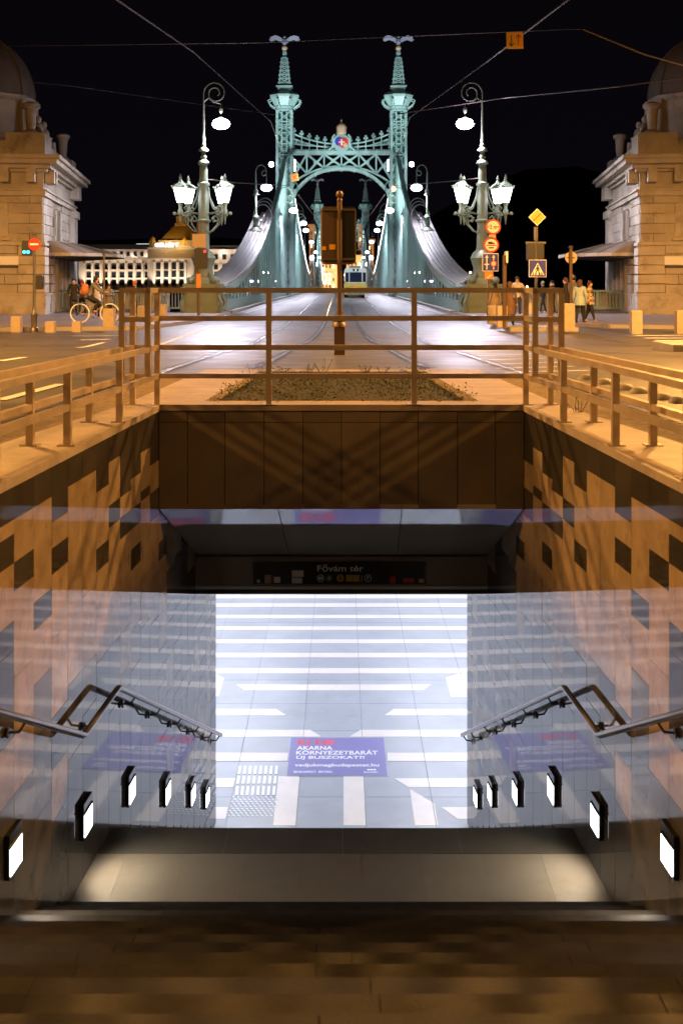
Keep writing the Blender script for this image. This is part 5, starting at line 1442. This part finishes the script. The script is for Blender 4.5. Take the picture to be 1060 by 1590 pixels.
rbox(MB(), X(818), X(831), d - .05, d + .25, Z(404), Z(377), .05).build('signal_head', 'black', t); rbox(MB(), X(834), X(844), d - .05, d + .25, Z(402), Z(377), .05).build('signal_head', 'black', t)
MB().span(X(816), X(847), d - .02, d + .05, Z(378), Z(375)).build('bracket', 'pole_grey', t)
o = MB().span(X(820), X(847), d - .12, d - .09, Z(430), Z(403)).build('crossing_board', 'sign_white', t); MB().span(X(820.8), X(846.2), d - .126, d - .121, Z(429.2), Z(403.8)).build('blue_field', 'sign_blue', o)
MB().vprism([(X(823), Z(427)), (X(844), Z(427)), (X(833.5), Z(407.5))], d - .132, d - .127).build('white_triangle', 'sign_white', o)
m = MB(); yk = d - .136
disc(m, X(833.5), Z(412.5), .035, yk, yk + .003, 10); m.vprism([(X(831.8), Z(420)), (X(835), Z(420)), (X(834.8), Z(414)), (X(832.2), Z(414))], yk, yk + .003)
m.bar((X(832.5), yk, Z(419)), (X(829.5), yk, Z(426)), .003, .035); m.bar((X(834.2), yk, Z(419)), (X(837), yk, Z(426)), .003, .035); m.bar((X(832.5), yk, Z(415)), (X(829.5), yk, Z(419)), .003, .025); m.bar((X(834.5), yk, Z(415)), (X(837), yk, Z(419)), .003, .025)
m.build('walking_figure', 'ink', o)
m = MB()
for px in (826, 830.5, 835.5, 840): m.vprism([(X(px - 1), Z(426.8)), (X(px + 1), Z(426.8)), (X(px + .6 + (833 - px) * .1), Z(422)), (X(px - .2 + (833 - px) * .1), Z(422))], yk + .001, yk + .0035)
m.build('crossing_bars', 'ink', o)
# plain dark post and round sign seen from behind
p = basepole(784, 508); d = p.y; kx = d / F
t = thing('info_post', 'slim dark post with a narrow plate between the right sign posts', 'post', p)
MB().tube([(X(783), d, p.z), (X(783), d, Z(396))], .07, 8).build('pole', 'pole_brown', t, True); MB().span(X(784.5), X(787), d - .2, d + .3, Z(408), Z(390)).build('plate', 'sign_white', t)
p = basepole(886, 511, raised=False); d = p.y; kx = d / F
t = thing('round_sign', 'round traffic sign seen from its back, on a post beside the right pavilion', 'sign', p)
MB().tube([(X(886), d, p.z), (X(886), d, Z(384))], .055, 8).build('pole', 'pole_brown', t, True); MB().lathe([(.05, 0), (.09, .05), (.05, .1), (.02, .12)], (X(886), d, Z(386)), 10).build('finial', 'pole_brown', t, True)
disc(MB(), X(887), Z(399.5), 9.4 * kx, d + .06, d + .08, 26).build('disc', 'sign_back', t); MB().span(X(880), X(893), d + .04, d + .06, Z(400.5), Z(398.5)).build('bracket', 'pole_brown', t)
p = basepole(162, 511, raised=False); d = p.y; kx = d / F
t = thing('lamp_pole', 'plain grey pole standing in front of the bicycle on the left', 'post', p)
MB().tube([(X(161.5), d, p.z), (X(161.5), d, Z(393))], .035, 8).build('pole', 'pole_grey', t, True); MB().lathe([(.06, 0), (.07, .03), (.03, .08)], (X(161.5), d, Z(395)), 10).build('cap', 'pole_grey', t)

# ================================================================== OVERHEAD WIRES
def wire(label, pts, r=.02):
    o = MB().tube(pts, r, 5).build('overhead_wire', 'wire'); tag(o, label, 'wire', 'overhead wires'); return o
wire('overhead wire from the upper left down to the left tower', [P(120, -60, 30), P(180, -2, 34), P(300, 80, 55), P(420, 188, 118), P(447, 262, 130)], .035)
wire('overhead wire from the upper right down to the right tower', [P(960, -60, 30), P(880, 0, 34), P(760, 92, 55), P(636, 182, 118), P(611, 262, 130)], .035)
wire('nearly level wire across the top of the sky', [P(-60, 72, 60), P(400, 66, 60), P(880, 45, 60), P(905, 45, 60)], .018)
wire('bright wire slanting down to the upper right edge', [P(905, 45, 40), P(1000, 84, 40), P(1100, 112, 40)], .03)
wire('long sodium lit wire running to the right pavilion dome', [P(620, 176, 60), P(780, 152, 55), P(960, 134, 46), P(1120, 112, 42)], .03)
wire('thin wire from the left candelabra to the left tower', [P(322, 278, 57), P(365, 283, 70), P(448, 288, 118)], .03)
wire('thin wire from the right candelabra to the right tower', [P(742, 276, 57), P(700, 281, 70), P(612, 288, 118)], .03)
wire('short wire from the small left bridge lamp to the truss', [P(400, 340, 94.7), P(428, 342.5, 106)], .045)
wire('short wire from the small right bridge lamp to the truss', [P(662, 340, 94.7), P(632, 342.5, 106)], .045)
wire('thin wire crossing under the portal arch from the left', [P(463, 302, 124), P(490, 338, 215), P(500, 345, 300)], .06)
wire('thin wire crossing under the portal arch from the right', [P(597, 302, 124), P(575, 333, 215), P(566, 340, 300)], .06)
wire('faint wire over the left of the sky', [P(-40, 118, 60), P(110, 133, 60), P(300, 160, 80), P(428, 178, 120)], .02)
def hangsign(lab, px, py, w, d, rot, kind):
    p = P(px, py, d); r = w / 2 * d / F
    t = thing('hanging_sign', lab, 'sign', p)
    if kind == 'round':
        disc(MB(), p.x, p.z, r, d, d + .02, 20).build('disc', 'sign_orange', t); disc(MB(), p.x, p.z, r * .8, d - .006, d - .001, 20).build('face', 'sign_white', t)
        text('30', (p.x - r * .5, p.x + r * .5, p.z - r * .4, p.z + r * .4), d - .01, 'sign_orange', t, 'xz', .04)
    else:
        c, s_ = math.cos(rot), math.sin(rot)
        sq = [(p.x + r * (a * c - b * s_), p.z + r * (a * s_ + b * c)) for a, b in ((-1, -1), (1, -1), (1, 1), (-1, 1))]
        MB().vprism(sq, d, d + .02).build('board', 'sign_yellow' if kind == 'arrows' else 'sign_orange', t)
        if kind == 'arrows':
            for q, mm in ((-1, 'ink_green'), (1, 'sign_red')):
                x = p.x + q * r * .42
                MB().span(x - r * .07, x + r * .07, d - .006, d - .002, p.z - r * .62, p.z + r * .62).build('arrow_shaft', mm, t)
                zz = p.z + q * r * .35
                MB().bar((x, d - .006, p.z + q * r * .72), (x - r * .3, d - .006, p.z + q * r * .35), .004, r * .13).bar((x, d - .006, p.z + q * r * .72), (x + r * .3, d - .006, p.z + q * r * .35), .004, r * .13).build('arrow_head', mm, t)
        else:
            MB().bar(Vector((sq[0][0], d - .006, sq[0][1])).lerp(Vector((sq[2][0], d - .006, sq[2][1])), .2), Vector((sq[0][0], d - .006, sq[0][1])).lerp(Vector((sq[2][0], d - .006, sq[2][1])), .8), .004, r * .2).bar(Vector((sq[1][0], d - .006, sq[1][1])).lerp(Vector((sq[3][0], d - .006, sq[3][1])), .2), Vector((sq[1][0], d - .006, sq[1][1])).lerp(Vector((sq[3][0], d - .006, sq[3][1])), .8), .004, r * .2).build('crossed_symbol', 'sign_red', t)
hangsign('square yellow hanging sign with one green and one red arrow', 799, 62, 26, 40, R(1), 'arrows')
hangsign('square orange sign with crossed bars at the left arch springing', 457.5, 275, 11.5, 122, R(8), 'cross')
hangsign('round orange rimmed 30 sign at the right arch springing', 611, 292.5, 9.5, 122, 0, 'round')

# ================================================================== PEOPLE
def person(px, feet, h_px, face_deg, label, top='coat_black', legs='legs_black', shoe='shoe_black', hair='hair_dark', hat=None, mask=False,
           stride=.12, coat_long=.0, arms='down', d_over=None, scarf=None, group='pedestrians on the square', bulk=1., pose=None, loc=None):
    if loc is None:
        p = gp(px, feet); gz = p.z
        if p.y > 38.4: gz += .12; d = (EYE - gz) * F / (feet - 440); p = Vector(((px - 530) * d / F, d, gz))
        H = h_px * p.y / F
    else: p, H = Vector(loc), h_px
    S = H / 1.74
    V = []; E_ = []; Rr = []; T = []
    def v(x, y, z, r, par=None, tg=None):
        V.append((x * S, y * S, z * S)); Rr.append(r * S * bulk if tg in ('top',) else r * S)
        if par is not None: E_.append((par, len(V) - 1)); T.append(tg)
        return len(V) - 1
    if pose is None:
        pel = v(0, 0, .95, .135); sp = v(0, 0, 1.15, .13, pel, 'top'); ch = v(0, 0, 1.36, .145, sp, 'top'); nk = v(0, .01, 1.49, .06, ch, 'top'); hd = v(0, .02, 1.60, .095, nk, 'skin'); ht = v(0, .02, 1.67, .085, hd, 'skin')
        v(0, .13, 1.59, .018, hd, 'skin')
        for s in (-1, 1):
            hip = v(s * .09, 0, .88, .105 + coat_long * .06, pel, 'top'); 
            kn = v(s * .095, s * stride * .5 + .02, .50, .07 + coat_long * .05, hip, 'top' if coat_long > .8 else 'legs'); an = v(s * .1, s * stride, .09, .045, kn, 'legs'); v(s * .11, s * stride + .15, .04, .04, an, 'shoe')
            sh = v(s * .19, 0, 1.40, .075, ch, 'top')
            if arms == 'down': el, wr, hn = (s * .25, -.03, 1.12), (s * .26, .05, .88), (s * .26, .07, .79)
            elif arms == 'pocket': el, wr, hn = (s * .27, -.05, 1.13), (s * .2, .07, .98), (s * .16, .12, .94)
            elif arms == 'front': el, wr, hn = (s * .25, .03, 1.14), (s * .12, .26, 1.2), (s * .05, .3, 1.22)
            elif arms == 'rail': el, wr, hn = (s * .3, .05, 1.16), (s * .42, .2, 1.14), (s * .46, .25, 1.14)
            e = v(*el, .055, sh, 'top'); w_ = v(*wr, .042, e, 'top'); v(*hn, .032, w_, 'skin')
        headc = (0, .02, 1.625)
    elif pose == 'cycle':
        pel = v(0, -.18, .98, .15); sp = v(0, -.12, 1.16, .13, pel, 'top'); ch = v(0, .0, 1.38, .14, sp, 'top'); nk = v(0, .05, 1.50, .06, ch, 'top'); hd = v(0, .09, 1.60, .095, nk, 'skin'); ht = v(0, .09, 1.67, .085, hd, 'skin')
        v(0, .2, 1.59, .018, hd, 'skin')
        for s in (-1, 1):
            hip = v(s * .09, -.16, .92, .12, pel, 'legs')
            kn = v(s * .1, .22 if s > 0 else .26, .78 if s > 0 else .62, .075, hip, 'legs'); an = v(s * .1, -.02 if s > 0 else .12, .44 if s > 0 else .2, .045, kn, 'legs'); v(s * .1, .14 if s > 0 else .27, .40 if s > 0 else .16, .04, an, 'shoe')
            sh = v(s * .18, .0, 1.42, .075, ch, 'top'); e = v(s * .24, .2, 1.22, .05, sh, 'top'); w_ = v(s * .24, .42, 1.13, .04, e, 'top'); v(s * .24, .5, 1.12, .032, w_, 'skin')
        headc = (0, .09, 1.625)
    t = thing('person', label, 'person', p, group, rz=R(face_deg))
    me = bpy.data.meshes.new('body'); me.from_pydata(V, E_, []); ob = bpy.data.objects.new('body', me); C.objects.link(ob)
    md = ob.modifiers.new('s', 'SKIN'); sv = me.skin_vertices[0].data
    for i, r in enumerate(Rr): sv[i].radius = (r, r * (.78 if i in (0, 1, 2) else 1)); sv[i].use_root = (i == 0)
    sb = ob.modifiers.new('ss', 'SUBSURF'); sb.levels = 1; sb.render_levels = 1
    bpy.context.view_layer.update()
    m2 = bpy.data.meshes.new_from_object(ob.evaluated_get(bpy.context.evaluated_depsgraph_get())); ob.modifiers.clear()
    names = dict(top=top, legs=legs, skin='skin', shoe=shoe); order = ['top', 'legs', 'skin', 'shoe']
    m2.materials.clear()
    for k in order: m2.materials.append(M[names[k]])
    VV = [Vector(a) for a in V]
    for pf in m2.polygons:
        c = pf.center; best = 1e9; bt = 'top'
        for (a, b), tg in zip(E_, T):
            A_, B2 = VV[a], VV[b]; ab = B2 - A_; u = max(0, min(1, (c - A_).dot(ab) / ab.length_squared)); dd = (c - A_ - ab * u).length - lerp(Rr[a], Rr[b], u)
            if dd < best: best = dd; bt = tg
        pf.material_index = order.index(bt); pf.use_smooth = True
    ob.data = m2; ob.parent = t
    hc = Vector(headc) * S; r = .105 * S
    m = MB().ball((hc.x, hc.y - .018 * S, hc.z + .025 * S), r, 12, sz=1.05)
    if hair in ('hair_dark', 'hair_red') and not hat: m.ball((hc.x, hc.y - .06 * S, hc.z - .07 * S), r * .8, 10, sz=1.4)
    # keep the face clear: push front vertices up
    m.v = [(a, min(b, hc.y + .045 * S) if c < hc.z + .05 * S else b, c) for a, b, c in m.v]
    m.build('hair', hair, t, True, local=True)
    for s in (-1, 1): MB().ball((s * .035 * S, hc.y + .093 * S, hc.z + .0 * S), .011 * S, 6).build('eye', 'ink', t, local=True)
    if hat: MB().ball((hc.x, hc.y, hc.z + .04 * S), r * 1.12, 12, sz=.95).ball((hc.x, hc.y, hc.z + .16 * S), r * .25, 8).build('hat', hat, t, True, local=True)
    if mask: MB().ball((hc.x, hc.y + .07 * S, hc.z - .05 * S), .06 * S, 8, sz=.8).build('face_mask', 'mask', t, True, local=True)
    if scarf: MB().lathe([(.11 * S, 0), (.14 * S, .05 * S), (.12 * S, .12 * S), (.08 * S, .14 * S)], (0, hc.y, 1.43 * S), 12).build('scarf', scarf, t, True, local=True)
    if coat_long > 0:
        z0 = lerp(.88, .45, min(1, coat_long)) * S
        MB().lathe([(.2 * S * bulk, 0), (.19 * S * bulk, (.95 * S - z0) * .6), (.165 * S * bulk, 1.05 * S - z0), (.14 * S, 1.1 * S - z0)], (0, 0, z0), 14).build('coat_skirt', top, t, True, local=True)
    return t
def bag(p, z, w, h, dpt, mt, label, name='bag', strap=True):
    t = thing(name, label, 'bag', (p.x, p.y, p.z + z))
    MB().box(0, 0, h / 2, w, dpt, h).build('pouch', mt, t, local=True)
    MB().tube([(-w * .3, 0, h), (-w * .2, 0, h + .12), (w * .2, 0, h + .12), (w * .3, 0, h)], .012, 5).build('handle', mt, t, local=True)
    return t
person(115, 490.5, 59, 185, 'person in a black coat and pale face mask near the left pavilion door', mask=True, arms='pocket', coat_long=.3)
person(128, 489, 54, 150, 'person in a red knitted hat and brown jacket beside the masked walker', top='coat_brown', hat='hat_red', arms='front')
person(151, 489, 53, 200, 'person in a cream coat half hidden behind the cyclist', top='coat_cream', legs='legs_black', arms='down', coat_long=.4)
person(169, 493, 52, 200, 'person in a grey jacket and black skirt behind the tall bollard', top='coat_grey', legs='legs_black', coat_long=.35, arms='front')
person(210, 494, 58, 100, 'person in a green coat with an orange hat behind the left fence corner', top='coat_green', hat='hat_orange', legs='legs_black')
person(768, 499, 60, 20, 'person in a tan coat by the right candelabra pedestal', top='coat_tan', legs='legs_black', coat_long=.5, bulk=1.1)
person(791, 506, 69, -20, 'person in a long dark coat with auburn hair behind the dark post', top='coat_brown', hair='hair_red', coat_long=1)
w_p = person(803, 491.5, 62, 170, 'person in a white jacket with arms spread at the railing', top='coat_cream', legs='jeans', arms='rail', shoe='shoe_white')
bag(w_p.location + Vector((.42, -.3, 0)), .12, .42, .5, .14, 'bag_white', 'white shopping bag beside the person in the white jacket')
person(843, 486, 49, 60, 'person in a dark jacket with a grey cap turned towards the river', top='coat_black', hat='hat_grey', stride=.2, shoe='shoe_white')
person(857, 485, 50, 100, 'person in a dark jacket with a pale shoulder scarf by the quay railing', top='coat_black', scarf='coat_cream', bulk=1.15)
person(878, 497, 66, 75, 'person in a long black coat left of the round sign post', top='coat_black', coat_long=1, hair='hair_red', bulk=1.1)
person(890, 495, 67, 30, 'person in a grey hat and grey jacket behind the pale blue jacket', top='coat_grey', hat='hat_grey', bulk=1.1)
person(900, 502, 68, -30, 'person in a pale blue jacket, black leggings and dark scarf', top='coat_bluegrey', scarf='scarf', coat_long=.35, bulk=1.2, hair='hair_red', stride=.16)
pp = person(915, 500, 64, -120, 'person in a checked shirt jacket walking away with a black bag', top='coat_plaid', coat_long=.3, hair='hair_red', stride=.24, shoe='shoe_tan')
bag(pp.location + Vector((-.28, -.12, 0)), .72, .3, .34, .12, 'coat_black', 'black shoulder bag on the walker in the checked jacket')

# cyclist and bicycle (riding to the right)
cp = gp(144, 507); bx, by, bz = cp.x, 41.6, G(41) + .12
bk = thing('bicycle', 'city bicycle with pale wheels ridden past the left pavilion', 'bicycle', (bx, by, bz))
def wheel(cx):
    m = MB(); r = .345
    pts = [(cx + r * math.cos(2 * PI * k / 28), by, bz + r + .02 + r * math.sin(2 * PI * k / 28)) for k in range(29)]
    o = MB().tube(pts, .024, 6, cap=False).build('wheel', 'sign_white', bk, True)
    s_ = MB()
    for k in range(12): a = 2 * PI * k / 12; s_.tube([(cx, by, bz + r + .02), (cx + r * math.cos(a), by, bz + r + .02 + r * math.sin(a))], .003, 3)
    s_.build('spokes', 'pole_grey', o); MB().tube([(cx, by - .04, bz + .365), (cx, by + .04, bz + .365)], .03, 8).build('hub', 'pole_grey', o)
wheel(bx - .55); wheel(bx + .55)
rr, fr, bb, seat, head = (bx - .55, by, bz + .365), (bx + .55, by, bz + .365), (bx - .1, by, bz + .3), (bx - .24, by, bz + .88), (bx + .36, by, bz + .88)
MB().tube([rr, bb], .014, 6).tube([bb, seat], .018, 6).tube([bb, (bx + .38, by, bz + .72)], .02, 6).tube([rr, (bx - .21, by, bz + .75)], .012, 6).tube([(bx - .18, by, bz + .6), head], .018, 6).build('frame', 'coat_tan', bk, True)
MB().tube([fr, (bx + .4, by, bz + .65), (bx + .33, by, bz + 1.05)], .018, 6).build('fork', 'pole_grey', bk)
MB().tube([(bx + .22, by - .27, bz + 1.1), (bx + .33, by - .12, bz + 1.07), (bx + .33, by + .12, bz + 1.07), (bx + .22, by + .27, bz + 1.1)], .014, 6).build('handlebar', 'pole_grey', bk)
MB().ball((seat[0] - .03, by, bz + .92), .1, 8, sz=.4, sx=1.4).build('saddle', 'black', bk, True)
MB().tube([(bb[0], by - .1, bb[2]), (bb[0] + .1, by - .1, bb[2] - .12)], .012, 5).tube([(bb[0], by + .1, bb[2]), (bb[0] - .1, by + .1, bb[2] + .12)], .012, 5).build('crank', 'pole_grey', bk)
MB().span(bx - .85, bx - .3, by - .07, by + .07, bz + .74, bz + .76).build('rear_rack', 'pole_grey', bk)
cy_ = person(0, 0, 1.72, -90, 'cyclist in a grey jacket and dark trousers riding the city bicycle', top='coat_grey', legs='legs_black', shoe='shoe_tan', pose='cycle', loc=(bx - .02, by, bz + .02))
tb = thing('backpack', 'orange brown backpack on the cyclist', 'bag', (bx - .35, by, bz + 1.08))
MB().ball((0, 0, .16), .17, 10, sz=1.3, sy=.9).build('sack', 'bag_orange', tb, True, local=True); MB().ball((-.12, 0, .08), .09, 8, sz=1.1).build('pocket', 'bag_orange', tb, True, local=True)

# ================================================================== SODIUM STREET LAMPS OF THE SQUARE (outside the frame)
def sodium(x, y, z, power, label, size=.4, kind='SPOT'):
    t = thing('sodium_street_lamp', label, 'street lamp', (x, y, G(max(y, 0))), 'sodium street lamps around the square')
    s = -1 if x > 0 else 1
    MB().tube([(x, y, G(max(y, 0))), (x, y, z + .3), (x + s * .3, y, z + .6), (x + s * 1.4, y, z + .75)], [.12, .08, .06, .05], 8).build('post', 'pole_grey', t, True)
    MB().box(x + s * 1.6, y, z + .72, .7, .3, .14).build('lamp_head', 'pole_grey', t)
    MB().box(x + s * 1.6, y, z + .64, .55, .22, .02).build('lamp_glass', 'lum_sodium', t)
    kw = dict(spot_size=R(172), spot_blend=.25) if kind == 'SPOT' else {}
    lamp_light(kind, (x + s * 1.6, y, z + .5), power, SODIUM, size, rot=(0, 0, 0), parent=t, **kw)
sodium(15.8, 4.2, 7.2, 6000, 'sodium street lamp right of the stairs', kind='POINT')
sodium(-15.8, 4.2, 7.2, 6000, 'sodium street lamp left of the stairs', kind='POINT')
sodium(16.5, 24, 11, 30000, 'sodium street lamp on the right side of the square')
sodium(-16.5, 24, 11, 30000, 'sodium street lamp on the left side of the square')
sodium(10.8, 24.5, 8, 13000, 'sodium street lamp beside the tram rails on the right')
sodium(-10.6, 17, 8, 4500, 'sodium street lamp beside the road on the left')
